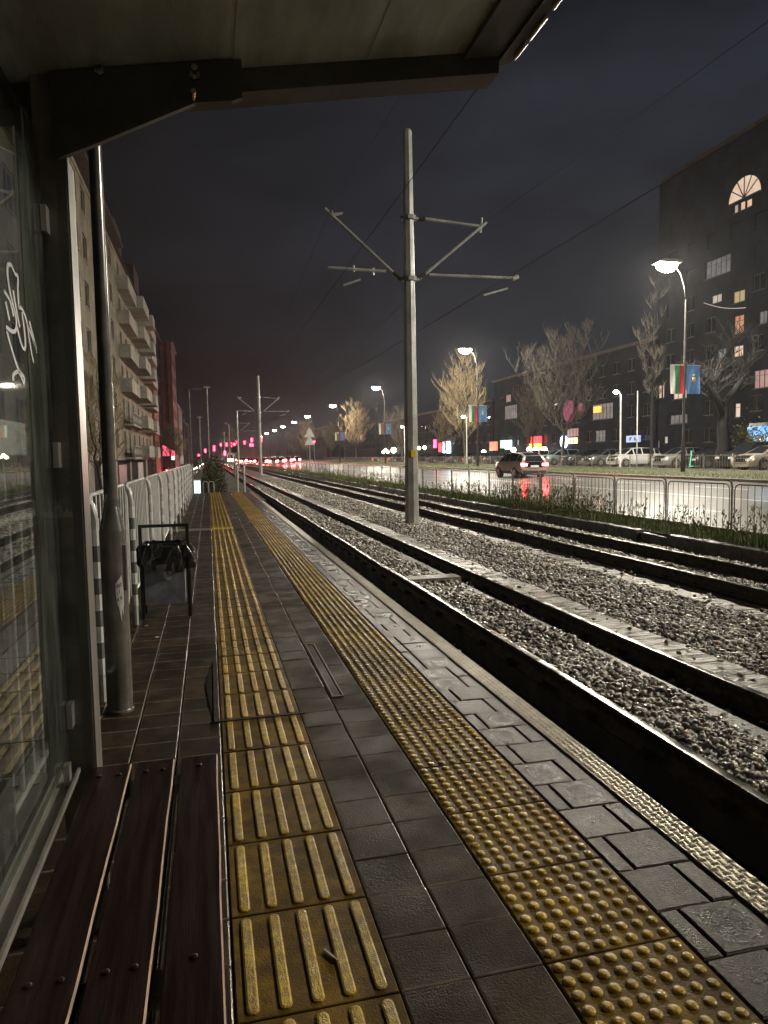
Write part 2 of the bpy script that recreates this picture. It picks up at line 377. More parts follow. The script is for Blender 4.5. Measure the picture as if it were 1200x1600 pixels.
# ------------------------------------------------------------------ ground and platform
YE = 28.6      # far end of the platform
def strip(name, x0, x1, y0, y1, z, m, z2=None):
    b = MB(); z2 = z if z2 is None else z2
    b.add([(x0,y0,z),(x1,y0,z2),(x1,y1,z2),(x0,y1,z)], [(0,1,2,3)])
    return struct(b.build(name, m))
strip('ground', -900, 900, -300, 2400, -2.2, 'ground')
# track bed body
b = MB(); b.box(-1.35, 8.5, -12, 700, -2.1, -.68); struct(b.build('track_bed', 'soil'))
b = MB(); b.box(-1.3, 1.5, -8, YE, -.675, -.045); b.box(1.5, 1.62, -8, YE, -.675, -.012, 1); struct(b.build('platform', ['joint', 'conc_dark']))

def pavers(name, cols, y0, y1, L, m, zt=0.0, gap=.006, tilt=.006, off=0.0):
    b = MB()
    y = y0
    while y < y1:
        for (xa, xb) in cols:
            t = (rnd.gauss(0, tilt), rnd.gauss(0, tilt), rnd.gauss(0, .0009))
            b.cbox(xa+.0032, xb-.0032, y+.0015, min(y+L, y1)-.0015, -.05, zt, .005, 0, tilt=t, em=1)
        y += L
    return struct(b.build(name, [m, 'wet_lit_edge']))
Y0 = 1.637 - .405*12
pavers('platform_paving', [(.425,.62),(.62,.822)], Y0, YE, .2025, 'paver', tilt=.004)
pavers('platform_paving_rear', [(-1.2,-.995),(-.995,-.79),(-.79,-.587),(-.587,-.385),(-.385,-.183),(-.183,.018)], Y0, 13.7, .2025, 'paver', tilt=.005)
pavers('platform_paving_rear', [(-1.2,-.995),(-.995,-.79),(-.79,-.587),(-.587,-.385),(-.385,-.183),(-.183,.018)], 14.12, YE, .2025, 'paver', tilt=.005)
# edge pavers in running bond
b = MB(); dish = MB(); wets = []; y = Y0 + .012; k = 0; wide = True
while y < YE:
    split = 1.428 if wide else 1.304
    if rnd.random() < .82: wide = not wide
    for xa, xb in ((1.235, split), (split, 1.51)):
        t = (rnd.gauss(-.004, .007), rnd.gauss(0, .009), rnd.gauss(0, .0006))
        b.cbox(xa+.0035, xb-.0035, y+.002, y+.2045-.002, -.05, -.0032, .004, tilt=t)
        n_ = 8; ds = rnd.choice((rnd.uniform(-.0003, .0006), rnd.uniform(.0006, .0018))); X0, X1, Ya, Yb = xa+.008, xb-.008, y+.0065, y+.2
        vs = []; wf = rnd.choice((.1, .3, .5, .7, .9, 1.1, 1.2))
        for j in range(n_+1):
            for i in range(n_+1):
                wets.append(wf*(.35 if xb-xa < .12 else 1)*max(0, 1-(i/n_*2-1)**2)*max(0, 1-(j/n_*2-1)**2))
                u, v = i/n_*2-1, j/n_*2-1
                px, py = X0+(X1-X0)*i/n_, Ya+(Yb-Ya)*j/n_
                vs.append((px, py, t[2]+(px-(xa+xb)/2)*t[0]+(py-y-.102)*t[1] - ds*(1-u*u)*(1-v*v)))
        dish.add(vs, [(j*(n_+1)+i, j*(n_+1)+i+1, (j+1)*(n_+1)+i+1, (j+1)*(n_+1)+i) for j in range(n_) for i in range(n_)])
    y += .2065; k += 1
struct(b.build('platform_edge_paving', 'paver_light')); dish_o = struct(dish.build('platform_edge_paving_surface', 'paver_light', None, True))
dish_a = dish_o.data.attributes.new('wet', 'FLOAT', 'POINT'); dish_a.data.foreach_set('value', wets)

# guiding tactile strip: base tiles and raised bars
def stadium(b, x, y0, y1, w, h, n=5, mi=1):
    r = w/2; out = []
    for k in range(n+1): out.append((x + r*math.cos(PI + PI*k/n), y0 + r + r*math.sin(PI + PI*k/n)))
    for k in range(n+1): out.append((x + r*math.cos(PI*k/n), y1 - r + r*math.sin(PI*k/n)))
    m = len(out); cx = x; cy = (y0+y1)/2; c = .0048
    ins = [(x + (p[0]-x)*(1-c/r), cy + (p[1]-cy)*(1-c/((y1-y0)/2))) for p in out]
    vs = [(p[0],p[1],0) for p in out] + [(p[0],p[1],h-.002) for p in out] + [(p[0],p[1],h) for p in ins]
    fs = [(i,(i+1)%m,m+(i+1)%m,m+i) for i in range(m)] + [(m+i,m+(i+1)%m,2*m+(i+1)%m,2*m+i) for i in range(m)] + [tuple(range(2*m,3*m))]
    b.add(vs, fs, mi)
b = MB(); nb = MB()
k = 0; y = Y0
while y < YE - .2:
    special = 13.6 < y < 14.0
    tgt = nb if special else b
    tgt.cbox(.021, .424, y+.003, y+.402, -.05, 0, .003, 0, tilt=(rnd.gauss(0,.003), rnd.gauss(0,.003), 0))
    for j in range(5):
        x = .021 + .0405 + j*.0806
        if special:
            for q in range(5): nb.lathe([(.013,0),(.013,.003),(.009,.005)], (x, y+.04+q*.08, 0), 8, 0)
        elif y > 4.3:
            stadium(b, x, y+.01, y+.199, .031, .0055); stadium(b, x, y+.205, y+.394, .031, .0055)
        else: stadium(b, x, y+.017, y+.388, .031, .0055)
    y += .405
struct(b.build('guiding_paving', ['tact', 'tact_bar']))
struct(nb.build('junction_paving', ['tact_new']))
b = MB()
for i in range(3):
    x0 = -.385 - .405*(i-1) - .405 + .405
    xa = .018 - .405*(i+1)
    b.cbox(xa+.003, xa+.402, 13.703, 14.117, -.05, 0, .003, 0)
    for j in range(5):
        yy = 13.745 + j*.08
        b.box(xa+.02, xa+.385, yy-.015, yy+.015, 0, .005, 0)
struct(b.build('crossing_paving', 'tact_grey'))

# warning strip: domes
def dome_grid():
    V = []; F = []
    def tile(y, n):
        rings = [(.0168,0.0),(.0158,.0032),(.0125,.0056),(.006,.0066)]
        ang = np.arange(n)*2*PI/n
        for i in range(8):
            for j in range(8):
                cx = .8245 + .027 + i*.05; cy = y + .0275 + j*.05
                o = len(V)
                sq = rnd.uniform(.92,1.06)
                for r, z in rings:
                    for a in ang: V.append((cx + sq*r*math.cos(a), cy + r*math.sin(a), z))
                for q in range(len(rings)-1):
                    for t in range(n): F.append((o+q*n+t, o+q*n+(t+1)%n, o+(q+1)*n+(t+1)%n, o+(q+1)*n+t))
                V.append((cx, cy, .0068)); c = len(V)-1; l = o+(len(rings)-1)*n
                for t in range(0, n, 2): F.append((l+t, l+(t+1)%n, l+(t+2)%n, c))
    y = Y0
    while y < YE-.2:
        tile(y, 12 if y < 7 else 6 if y < 14 else 4)
        y += .405
    return V, F
V, F = dome_grid()
bb = MB(); y = Y0
while y < YE-.2:
    bb.cbox(.8265, 1.2285, y+.002, y+.403, -.05, 0, .003, 0, tilt=(rnd.gauss(0,.003), rnd.gauss(0,.003), 0)); y += .405
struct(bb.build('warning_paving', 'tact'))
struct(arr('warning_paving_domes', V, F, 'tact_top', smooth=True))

# tread plate along the edge with raised lozenges
V = []; F = []
b = MB(); b.box(1.522, 1.632, -4, YE, -.012, .004); b.box(1.624, 1.632, -4, YE, -.09, -.0125)
struct(b.build('platform_edge_plate', 'tread'))
cell = .0275
ny = int((11-.9)/cell)
for iy in range(ny):
    for ix in range(4):
        cx = 1.5225 + (ix+.5)*cell; cy = .9 + (iy+.5)*cell
        if cx > 1.631: continue
        hor = (ix+iy) % 2
        nn = 5 if cy < 5 else 3
        for q in range(nn):
            t = (q-(nn-1)/2)*(.0052 if nn == 5 else .009)
            L_, w_ = .0105, .0016 if nn == 5 else .0028
            c = (cx+t, cy) if hor else (cx, cy+t)
            lx, ly = (w_, L_) if hor else (L_, w_)
            o = len(V)
            V += [(c[0]-lx,c[1]-ly,.0041),(c[0]+lx,c[1]-ly,.0041),(c[0]+lx,c[1]+ly,.0041),(c[0]-lx,c[1]+ly,.0041)]
            f_ = .45
            V += [(c[0]-lx*f_,c[1]-ly*f_,.0064),(c[0]+lx*f_,c[1]-ly*f_,.0064),(c[0]+lx*f_,c[1]+ly*f_,.0064),(c[0]-lx*f_,c[1]+ly*f_,.0064)]
            F += [(o,o+1,o+5,o+4),(o+1,o+2,o+6,o+5),(o+2,o+3,o+7,o+6),(o+3,o,o+4,o+7),(o+4,o+5,o+6,o+7)]
struct(arr('platform_edge_plate_tread', V, F, 'tread'))

# ------------------------------------------------------------------ tracks
def rail_mesh(x, y0, y1, name, label):
    root = thing(name, label, 'rail', (x, 0, -.33), group='tram rails')
    w = .034; ys = list(np.arange(y0, 30, .8)) + [30, 45, 70, 110, 180, 300, 480]
    # rolled profile, with a little wander so the head line is not ruler straight
    prof = [(-.06,-.155),(-.06,-.14),(-.01,-.12),(-.01,-.045),(-w,-.03),(-w,-.006),(-w+.007,0),(w-.007,0),(w,-.006),(w,-.03),(.01,-.045),(.01,-.12),(.06,-.14),(.06,-.155)]
    V = []; F1 = []; n = len(prof); mi = []
    for y in ys:
        d = .006*math.sin(y*1.3+x) + .004*math.sin(y*.47+2*x) if y < 40 else 0
        dz = .005*math.sin(y*.9+x*3) if y < 40 else 0
        for p in prof: V.append((p[0]+d, y, p[1]+dz))
    for i in range(len(ys)-1):
        for k in range(n-1):
            F1.append((i*n+k, i*n+k+1, (i+1)*n+k+1, (i+1)*n+k)); mi.append(k in (6,7))
    hv = [f for f, q in zip(F1, mi) if q]; sv = [f for f, q in zip(F1, mi) if not q]
    arr('rail_web', V, sv, 'rail_side', root)
    cb = MB()
    for y in np.arange(1.0, 24, .66):
        for sx in (-1, 1):
            cb.obox((sx*.075, y, -.125), (.035,0,sx*-.006), (0,.045,0), (0,0,.012)); cb.tube([(sx*.085,y,-.12),(sx*.085,y,-.085)], .014, 6)
    tag(cb.build('rail_clip', 'rail_side', root), kind='stuff')
    arr('rail_head', V, hv, 'rail_top', root)
    return root
for x, lb in ((2.56, 'steel rail nearest the platform edge'), (3.635, 'second steel rail out from the platform, left of the ballast bed with the pole'),
              (6.43, 'third steel rail, just beyond the grey catenary pole'), (7.56, 'farthest steel rail, beside the kerb of the grassy verge')):
    rail_mesh(x, -4, 480, 'rail', lb)
def slab(name, x0, x1, z0, z1, m, y0=-4, y1=480):
    b = MB(); b.box(x0, x1, y0, y1, z0, z1); return struct(b.build(name, m))
# uneven wet concrete bands beside the rails
def band(name, x0, x1, z, m, jag=.05):
    ys = list(np.arange(-3, 40, .16)) + list(np.arange(40, 480, 6.0))
    b = MB(); vs = []
    for y in ys:
        j0 = jag*(rnd.random()-.5) if y < 40 else 0; j1 = jag*(rnd.random()-.5) if y < 40 else 0
        dz = .008*math.sin(y*2.1+x0) + .004*rnd.random()
        vs += [(x0+j0, y, z-.12), (x0+j0, y, z+dz), (x1+j1, y, z+dz*.6), (x1+j1, y, z-.12)]
    fs = [(i*4+k, i*4+k+1, (i+1)*4+k+1, (i+1)*4+k) for i in range(len(ys)-1) for k in range(3)]
    fs = [f[::-1] for f in fs]
    b.add(vs, fs); return struct(b.build(name, m))
band('track_slab', 3.69, 4.12, -.4, 'conc_wet')
band('track_slab', 5.62, 5.98, -.46, 'conc_wet', .1)
slab('track_foundation', 2.5, 2.62, -.679, -.49, 'conc_dark')
slab('track_foundation', 3.45, 3.685, -.679, -.5, 'conc_dark')
slab('track_foundation', 6.3, 6.5, -.679, -.5, 'conc_dark')
slab('track_foundation', 7.48, 7.62, -.679, -.5, 'conc_dark')
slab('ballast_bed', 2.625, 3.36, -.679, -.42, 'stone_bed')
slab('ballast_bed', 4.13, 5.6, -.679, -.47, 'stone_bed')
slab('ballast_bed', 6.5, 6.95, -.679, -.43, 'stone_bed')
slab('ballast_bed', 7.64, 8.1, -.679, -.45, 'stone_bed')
# concrete sleeper end showing through the ballast
b = MB(); b.box(2.66, 3.4, 9.35, 9.62, -.6, -.365); struct(b.build('sleeper', 'conc'))

def ico(sub):
    t = (1+5**.5)/2
    v = np.array([(-1,t,0),(1,t,0),(-1,-t,0),(1,-t,0),(0,-1,t),(0,1,t),(0,-1,-t),(0,1,-t),(t,0,-1),(t,0,1),(-t,0,-1),(-t,0,1)], float)
    f = [(0,11,5),(0,5,1),(0,1,7),(0,7,10),(0,10,11),(1,5,9),(5,11,4),(11,10,2),(10,7,6),(7,1,8),(3,9,4),(3,4,2),(3,2,6),(3,6,8),(3,8,9),(4,9,5),(2,4,11),(6,2,10),(8,6,7),(9,8,1)]
    v /= np.linalg.norm(v[0]); v = list(map(tuple, v))
    for _ in range(sub):
        mid = {}; nf = []
        def mp(a, b):
            k = (min(a,b), max(a,b))
            if k not in mid:
                p = (np.array(v[a])+np.array(v[b])); p /= np.linalg.norm(p); v.append(tuple(p)); mid[k] = len(v)-1
            return mid[k]
        for a, b_, c in f:
            x, y, z = mp(a,b_), mp(b_,c), mp(c,a); nf += [(a,x,z),(b_,y,x),(c,z,y),(x,y,z)]
        f = nf
    return np.array(v), np.array(f)
ICO0 = ico(0)
CUBE = (np.array([(x,y,z) for z in (-.62,.62) for y in (-.62,.62) for x in (-.68,.68)]), np.array([(0,2,3),(0,3,1),(4,5,7),(4,7,6),(0,1,5),(0,5,4),(1,3,7),(1,7,5),(3,2,6),(3,6,7),(2,0,4),(2,4,6)]))
def scatter_stones(regions):
    """regions: (x0,x1,y0,y1,z,density,size,detail,zslope)"""
    Vs = []; Fs = []; off = 0
    for (x0,x1,y0,y1,z,den,size,det,zs,shp) in [q+(k,) for q in [g[:5]+(g[5]/2,)+g[6:] for g in regions] for k in (0,1)]:
        n = int((x1-x0)*(y1-y0)*den)
        tv, tf = (ICO0, CUBE)[shp]
        px = nr.uniform(x0,x1,n); py = nr.uniform(y0,y1,n)
        edge = np.minimum(px-x0, x1-px)/((x1-x0)/2)
        pz = z + zs*(px-x0) + nr.uniform(-.012,.02,n) + .02*np.sin(px*5+py*1.7)*np.sin(py*2.3) - .03*np.clip(.25-edge,0,1)*2
        sc = size*nr.uniform(.6,1.35,(n,1,1))*np.stack([nr.uniform(.8,1.35,n),nr.uniform(.7,1.1,n),nr.uniform(.55,.85,n)],1)[:,None,:]
        loc = tv[None]*(1+nr.uniform(-.3,.32,(n,len(tv),1)))*sc
        a = nr.uniform(0,2*PI,n); e = nr.uniform(-.9,.9,n)
        ca, sa, ce, se = np.cos(a), np.sin(a), np.cos(e), np.sin(e)
        z_, o_ = np.zeros(n), np.ones(n)
        Rz = np.stack([np.stack([ca,-sa,z_],1),np.stack([sa,ca,z_],1),np.stack([z_,z_,o_],1)],1)
        Rx = np.stack([np.stack([o_,z_,z_],1),np.stack([z_,ce,-se],1),np.stack([z_,se,ce],1)],1)
        Q = np.einsum('nij,njk->nik', Rz, Rx)
        W = np.einsum('nij,nvj->nvi', Q, loc) + np.stack([px,py,pz],1)[:,None,:]
        Vs.append(W.reshape(-1,3)); Fs.append((tf[None]+ (np.arange(n)*len(tv))[:,None,None]).reshape(-1,3)+off); off += n*len(tv)
    return np.concatenate(Vs), np.concatenate(Fs)
regs = [(2.62,3.34,1.2,6,-.4,1000,.025,1,-.05),(2.62,3.34,6,16,-.4,700,.028,0,-.05),(2.62,3.34,16,45,-.4,260,.04,0,-.05),
        (4.1,5.66,2.5,7,-.445,900,.025,1,0),(4.1,5.66,7,20,-.445,660,.028,0,0),(4.1,5.66,20,60,-.445,200,.045,0,0),
        (6.5,6.92,4,14,-.4,650,.027,0,0),(6.5,6.92,14,50,-.4,240,.042,0,0),(7.62,8.05,6,16,-.41,600,.027,0,0),(7.62,8.05,16,50,-.41,220,.042,0,0)]
regs += [(3.7,4.12,1.5,14,-.375,16,.022,0,0),(2.62,3.62,1.5,14,-.47,40,.024,0,0),(1.75,2.5,1.2,14,-.665,26,.02,0,0),(5.64,5.98,4,20,-.43,22,.024,0,0),(6.95,7.5,5,20,-.66,60,.026,0,0),(6.0,6.4,4,20,-.66,40,.026,0,0)]
V, F = scatter_stones(regs)
o = arr('ballast', V, F, 'stone'); tag(o, 'grey crushed stone ballast lying between the tram rails', 'ballast', kind='stuff')

# kerb beyond the tracks with a chipped joint
b = MB()
ks = [-4.0]
while ks[-1] < 480: ks.append(ks[-1] + (1.0 if ks[-1] < 40 else 20))
for a, c in zip(ks, ks[1:]):
    if 11.9 < a < 12.9: b.cbox(8.66, 8.82, a+.004, c-.004, -.8, -.33, .02, tilt=(0,.03,0)); continue
    b.cbox(8.6+rnd.gauss(0,.006), 8.8, a+.004, c-.004, -.8, -.27+rnd.gauss(0,.004), .012)
struct(b.build('kerb', 'kerb_wet'))
# verge, road, far verge, far pavement
b = MB(); b.add([(8.8,-6,-.3),(9.95,-6,-.3),(9.95,480,-.22),(8.8,480,-.3)], [(0,1,2,3)])
struct(b.build('verge', 'verge'))
b = MB(); b.box(9.95, 10.1, -8, 480, -.8, -.2); struct(b.build('road_kerb', 'conc'))
b = MB(); b.add([(10.1,-60,-.36),(22.2,-60,-.02),(22.2,900,-.02),(10.1,900,-.36)], [(0,1,2,3)]); struct(b.build('road', 'asphalt'))
b = MB()
for xl in (13.1, 16.15, 19.2):
    zz = -.36 + .34*(xl-10.1)/12.1 + .004; dz = .34/12.1*.06
    if xl == 16.15:
        b.add([(xl-.06,-40,zz-dz),(xl+.06,-40,zz+dz),(xl+.06,400,zz+dz),(xl-.06,400,zz-dz)], [(0,1,2,3)])
    else:
        for y in np.arange(-20, 260, 6.0): b.add([(xl-.06,y,zz-dz),(xl+.06,y,zz+dz),(xl+.06,y+3,zz+dz),(xl-.06,y+3,zz-dz)], [(0,1,2,3)])
struct(b.build('road_markings', 'paint_line'))
b = MB(); b.box(22.2, 22.36, -60, 900, -.5, .1); struct(b.build('far_kerb', 'conc'))
strip('far_verge', 22.36, 29.5, -60, 900, .07, 'verge', .16)
strip('parking_pavement', 29.5, 60, -60, 900, .15, 'asphalt2')
# left street, lower than the tracks
strip('side_street', -60, -1.36, -20, 900, -1.4, 'asphalt2')
b = MB(); b.box(-7.4, -5.6, 20, 400, -1.6, -1.27); struct(b.build('pavement', 'conc'))
b = MB(); b.box(-1.5, -1.31, -8, 60, -1.6, -.05); struct(b.build('platform_retaining_wall', 'conc_dark'))
# beyond the platform end the ground drops a little
b = MB(); b.box(-1.3, 2.2, YE+.02, 300, -.67, -.36); struct(b.build('track_shoulder', 'ground'))

# grass and weeds on the verge
def blades(n, xr, yr, z, h, w, lean=.5, clump=None):
    x = nr.uniform(*xr, n); y = nr.uniform(*yr, n)
    hh = h*nr.uniform(.4,1.25,n)
    if clump is not None: hh = hh*(.55+.9*np.clip(np.sin(x*3.1+y*.83)*np.sin(y*.37+1.3)+.4,0,1.2))
    a = nr.uniform(0,2*PI,n); l = nr.uniform(.1,lean,n); b_ = nr.uniform(0,2*PI,n)
    dx, dy = np.cos(a)*w/2, np.sin(a)*w/2; lx, ly = np.cos(b_)*l*hh, np.sin(b_)*l*hh
    zb = np.full(n, z)
    V = np.stack([np.stack([x-dx,y-dy,zb],1),np.stack([x+dx,y+dy,zb],1),
                  np.stack([x+dx*.7+lx*.4,y+dy*.7+ly*.4,zb+hh*.6],1),np.stack([x-dx*.7+lx*.4,y-dy*.7+ly*.4,zb+hh*.6],1),
                  np.stack([x+lx,y+ly,zb+hh],1)],1).reshape(-1,3)
    i = np.arange(n)[:,None]*5
    F = np.concatenate([i+np.array([[0,1,2]]), i+np.array([[0,2,3]]), i+np.array([[3,2,4]])])
    return V, F
parts = [blades(16000,(8.82,9.92),(7,24),-.3,.16,.008,clump=1), blades(13000,(8.82,9.92),(24,70),-.3,.2,.016,clump=1), blades(5000,(8.82,9.92),(70,170),-.3,.26,.04,clump=1),
         blades(9000,(22.4,29.4),(20,60),.1,.1,.02), blades(7000,(22.4,29.4),(60,140),.1,.12,.04)]
off = 0; VV = []; FF = []
for v, f in parts: VV.append(v); FF.append(f+off); off += len(v)
o = arr('grass', np.concatenate(VV), np.concatenate(FF), 'grass'); tag(o, 'green grass growing along the verges of the road', 'grass', kind='stuff')
b = MB()
def weed(x, y, h):
    p = Vector((x, y, -.3)); d = Vector((rnd.gauss(0,.18), rnd.gauss(0,.18), 1)).normalized()
    pts = [p]
    for i in range(4):
        d = (d + Vector((rnd.gauss(0,.12), rnd.gauss(0,.12), 0))).normalized(); pts.append(pts[-1] + d*h/4)
    b.tube(pts, [.005,.004,.003,.0025,.0015], 3, False)
    for q in range(int(9 + h*14)):
        t = rnd.uniform(.15, 1); i = min(3, int(t*4)); base = pts[i].lerp(pts[i+1], t*4-i)
        a = rnd.uniform(0, 2*PI); L_ = h*rnd.uniform(.1, .26)
        tip = base + Vector((math.cos(a)*L_*.7, math.sin(a)*L_*.7, L_*.75))
        s_ = Vector((-math.sin(a), math.cos(a), 0))*rnd.uniform(.007,.018)
        mid = base.lerp(tip, .55)
        b.add([base, mid+s_, tip, mid-s_], [(0,1,2,3)])
for i in range(1050):
    y = rnd.choice((rnd.uniform(9, 26), rnd.uniform(9, 75)))
    dens = .5 + .5*math.sin(y*.55+.6)*math.sin(y*.21+1)
    if rnd.random() > .25 + dens: continue
    weed(rnd.uniform(8.95, 10.0), y, rnd.uniform(.25, .8)*(.6+.5*dens))
o = b.build('weeds', 'weed'); tag(o, 'tall dry weeds growing through the near roadside fence', 'weeds', kind='stuff')

# ------------------------------------------------------------------ tram shelter
sh = thing('tram_shelter', 'dark steel tram shelter with a sloping roof and a graffitied glass back wall', 'shelter', (-.4, 2.2, 0))
def child_world(o, parent):
    o.parent = parent; o.matrix_parent_inverse = Matrix.Translation(-Vector(parent.location)) if not any(parent.rotation_euler) else (Matrix.LocRotScale(parent.location, parent.rotation_euler, (1,1,1))).inverted()
    return o
def part(b, name, mats, parent, smooth=False):
    o = b.build(name, mats, None, smooth); return child_world(o, parent)
def sub(b, name, mats, parent, smooth=False):
    # parent's own mesh lives in world space already
    o = b.build(name, mats, None, smooth); o.parent = parent; return o
b = MB()
b.box(-.43, -.378, 2.16, 2.33, 0, 2.46)            # main dark web
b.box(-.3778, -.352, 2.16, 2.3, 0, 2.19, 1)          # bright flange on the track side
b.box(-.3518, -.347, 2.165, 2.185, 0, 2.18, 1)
b.box(-.455, -.4302, 2.24, 2.33, 0, 2.46)
p = part(b, 'post', ['post_dark', 'post_lit'], sh)
bb = MB(); bb.box(-.46, -.347, -1.45, -1.28, 0, 2.46); part(bb, 'post', ['post_dark'], sh)
rz_ = lambda x: 2.376 + (x+.48)*.174
def roofz(x): return rz_(x)
b = MB()
x0, x1, ya, yb = -.62, .94, -1.7, 2.2
b.add([(x0,ya,roofz(x0)),(x1,ya,roofz(x1)),(x1,yb,roofz(x1)),(x0,yb,roofz(x0)),(x0,ya,roofz(x0)+.03),(x1,ya,roofz(x1)+.03),(x1,yb,roofz(x1)+.03),(x0,yb,roofz(x0)+.03)],
      [(0,3,2,1),(4,5,6,7),(0,1,5,4),(1,2,6,5),(2,3,7,6),(3,0,4,7)])
part(b, 'roof_panel', 'roof', sh)
for xs in (.12, .52):
    b = MB(); tilted_ = None
    b.add([(xs-.012,ya,roofz(xs-.012)-.004),(xs+.012,ya,roofz(xs+.012)-.004),(xs+.012,yb-.01,roofz(xs+.012)-.004),(xs-.012,yb-.01,roofz(xs-.012)-.004),
           (xs-.012,ya,roofz(xs-.012)-.0005),(xs+.012,ya,roofz(xs+.012)-.0005),(xs+.012,yb-.01,roofz(xs+.012)-.0005),(xs-.012,yb-.01,roofz(xs-.012)-.0005)],
          [(0,3,2,1),(0,1,5,4),(1,2,6,5),(2,3,7,6),(3,0,4,7)])
    part(b, 'roof_seam', 'roof', sh)
b = MB()   # fascia strip along the track side, stepped
def tilted(b, x0, x1, y0, y1, d0, d1, mi=None):
    b.add([(x0,y0,roofz(x0)+d0),(x1,y0,roofz(x1)+d0),(x1,y1,roofz(x1)+d0),(x0,y1,roofz(x0)+d0),(x0,y0,roofz(x0)+d1),(x1,y0,roofz(x1)+d1),(x1,y1,roofz(x1)+d1),(x0,y1,roofz(x0)+d1)],
      [(0,3,2,1),(4,5,6,7),(0,1,5,4),(1,2,6,5),(2,3,7,6),(3,0,4,7)], mi)
tilted(b, .82, .938, ya, yb-.004, -.02, -.002); tilted(b, .9405, .985, ya, yb+.03, -.03, .06); tilted(b, .9855, .99, ya, yb+.03, -.012, .0, 1)
for k in range(30):
    y = ya + k*.13 + .02; x_ = .984
    b.tube([(x_, y, roofz(x_)-.037), (x_, y+rnd.uniform(.06,.115), roofz(x_)-.037)], .006, 6, True, 1)  # aluminium dashes added to catch a broken lamp highlight along the edge
part(b, 'roof_fascia', ['beam', 'alu'], sh)
b = MB(); tilted(b, -.62, .9395, 2.2015, 2.3, -.066, .05)
part(b, 'cross_beam', 'beam', sh)
b = MB(); tilted(b, -.62, .81, -1.5, -1.4, -.1, -.002); part(b, 'cross_beam', 'beam', sh)
b = MB()
b.prism([(-.376,2.16),(-.27,2.21),(.0,2.345),(.1,2.36),(.13,2.372),(.13,2.475),(-.376,2.39)], 'y', 2.14, 2.1595)
g = part(b, 'gusset_bracket', 'beam', sh)
for (x, z) in ((-.25, 2.40), (-.0, 2.415)):
    bb = MB(); bb.tube([(x,2.09,z),(x,2.139,z)], .009, 8); bb.tube([(x,2.125,z),(x,2.1385,z)], .015, 6)
    child_world(bb.build('bolt', 'bolt'), sh)
bb = MB(); bb.tube([(-.005,2.09,2.352),(-.005,2.139,2.352)], .007, 8); child_world(bb.build('bolt', 'bolt'), sh)
b = MB(); b.box(-.425, -.415, -1.2, 2.145, .5, 2.22)
gl = part(b, 'glass_panel', 'glass', sh)
def gchild(b, name, mats, parent=gl):
    o = b.build(name, mats); o.parent = parent; return o
for (y, z) in ((2.13, 1.365), (2.13, .625), (2.13, 2.0)):
    bb = MB(); bb.box(-.413, -.399, y-.012, y+.03, z-.035, z+.035); bb.box(-.441, -.427, y-.012, y+.03, z-.035, z+.035); gchild(bb, 'glass_clamp', 'alu')
b = MB(); b.box(-.44, -.39, -1.2, 2.12, .445, .462); b.box(-.391, -.384, -1.2, 2.12, .4625, .475); b.box(-.44, -.432, -1.2, 2.12, .4625, .5)
part(b, 'glass_rail', ['post_dark'], sh)
b = MB(); b.box(-.412, -.396, 2.03, 2.06, .463, .52); part(b, 'rail_clip', 'alu', sh)
# dark reflection at the glass edge, painted in as a solid band
b = MB(); b.box(-.4275, -.4252, 1.95, 2.145, .5, 2.22); gchild(b, 'reflection_band', 'post_dark')
# graffiti strokes (y, z) on the glass
GR = [
 [(95,140),(60,165),(45,250),(60,400),(90,520),(115,640),(100,740),(60,775),(0,770)],
 [(95,140),(130,190),(160,190),(150,330),(150,490)],
 [(0,450),(50,490),(75,560),(85,620)],
 [(95,370),(125,560),(150,680)],
 [(150,490),(190,480),(235,560),(255,700),(280,870),(300,945)],
 [(185,510),(205,700),(205,830),(185,870),(150,820),(120,700)],
 [(245,600),(300,690),(350,810),(320,700),(270,540)],
 [(5,810),(50,960),(110,1110),(165,1150),(160,1215),(110,1130),(50,1180),(45,1240)],
 [(10,540),(40,690)]]
def gmap(u, v):
    # the drawing's own plane: y along the glass, z up
    return (1.71 + .267*(u/333.0), 1.822 - .293*(v/1240.0)*(1.0+.02*u/333.0))
b = MB()
for st in GR:
    P_ = [gmap(*q) for q in st]
    pts = []
    for i in range(len(P_)-1):
        p0 = P_[max(i-1,0)]; p1 = P_[i]; p2 = P_[i+1]; p3 = P_[min(i+2,len(P_)-1)]
        for t in (0, .25, .5, .75):
            pts.append(tuple(.5*((2*p1[k]) + (-p0[k]+p2[k])*t + (2*p0[k]-5*p1[k]+4*p2[k]-p3[k])*t*t + (-p0[k]+3*p1[k]-3*p2[k]+p3[k])*t**3) for k in (0,1)))
    pts.append(P_[-1])
    pts = [Vector((-.4135, y, z)) for y, z in pts]
    vs = []
    for i, p_ in enumerate(pts):
        d = (pts[min(i+1,len(pts)-1)] - pts[max(i-1,0)]); n_ = Vector((0, -d.z, d.y)).normalized()*.0045
        n_.y *= 1.7
        vs += [p_-n_, p_+n_, p_-n_-Vector((.001,0,0)), p_+n_-Vector((.001,0,0))]
    fs = []
    for i in range(len(pts)-1):
        a = i*4; fs += [(a,a+1,a+5,a+4),(a+2,a+6,a+7,a+3),(a,a+4,a+6,a+2),(a+1,a+3,a+7,a+5)]
    b.add(vs, fs)
gchild(b, 'graffiti', 'graffiti')
b = MB()   # torn tape left on the post
tp = [(-.43,1.19),(-.378,1.19),(-.379,1.21),(-.386,1.203),(-.392,1.215),(-.398,1.204),(-.405,1.206),(-.41,1.235),(-.416,1.222),(-.421,1.24),(-.43,1.2)]
b.prism(tp, 'y', 2.158, 2.1598); part(b, 'torn_tape', 'paper', sh)

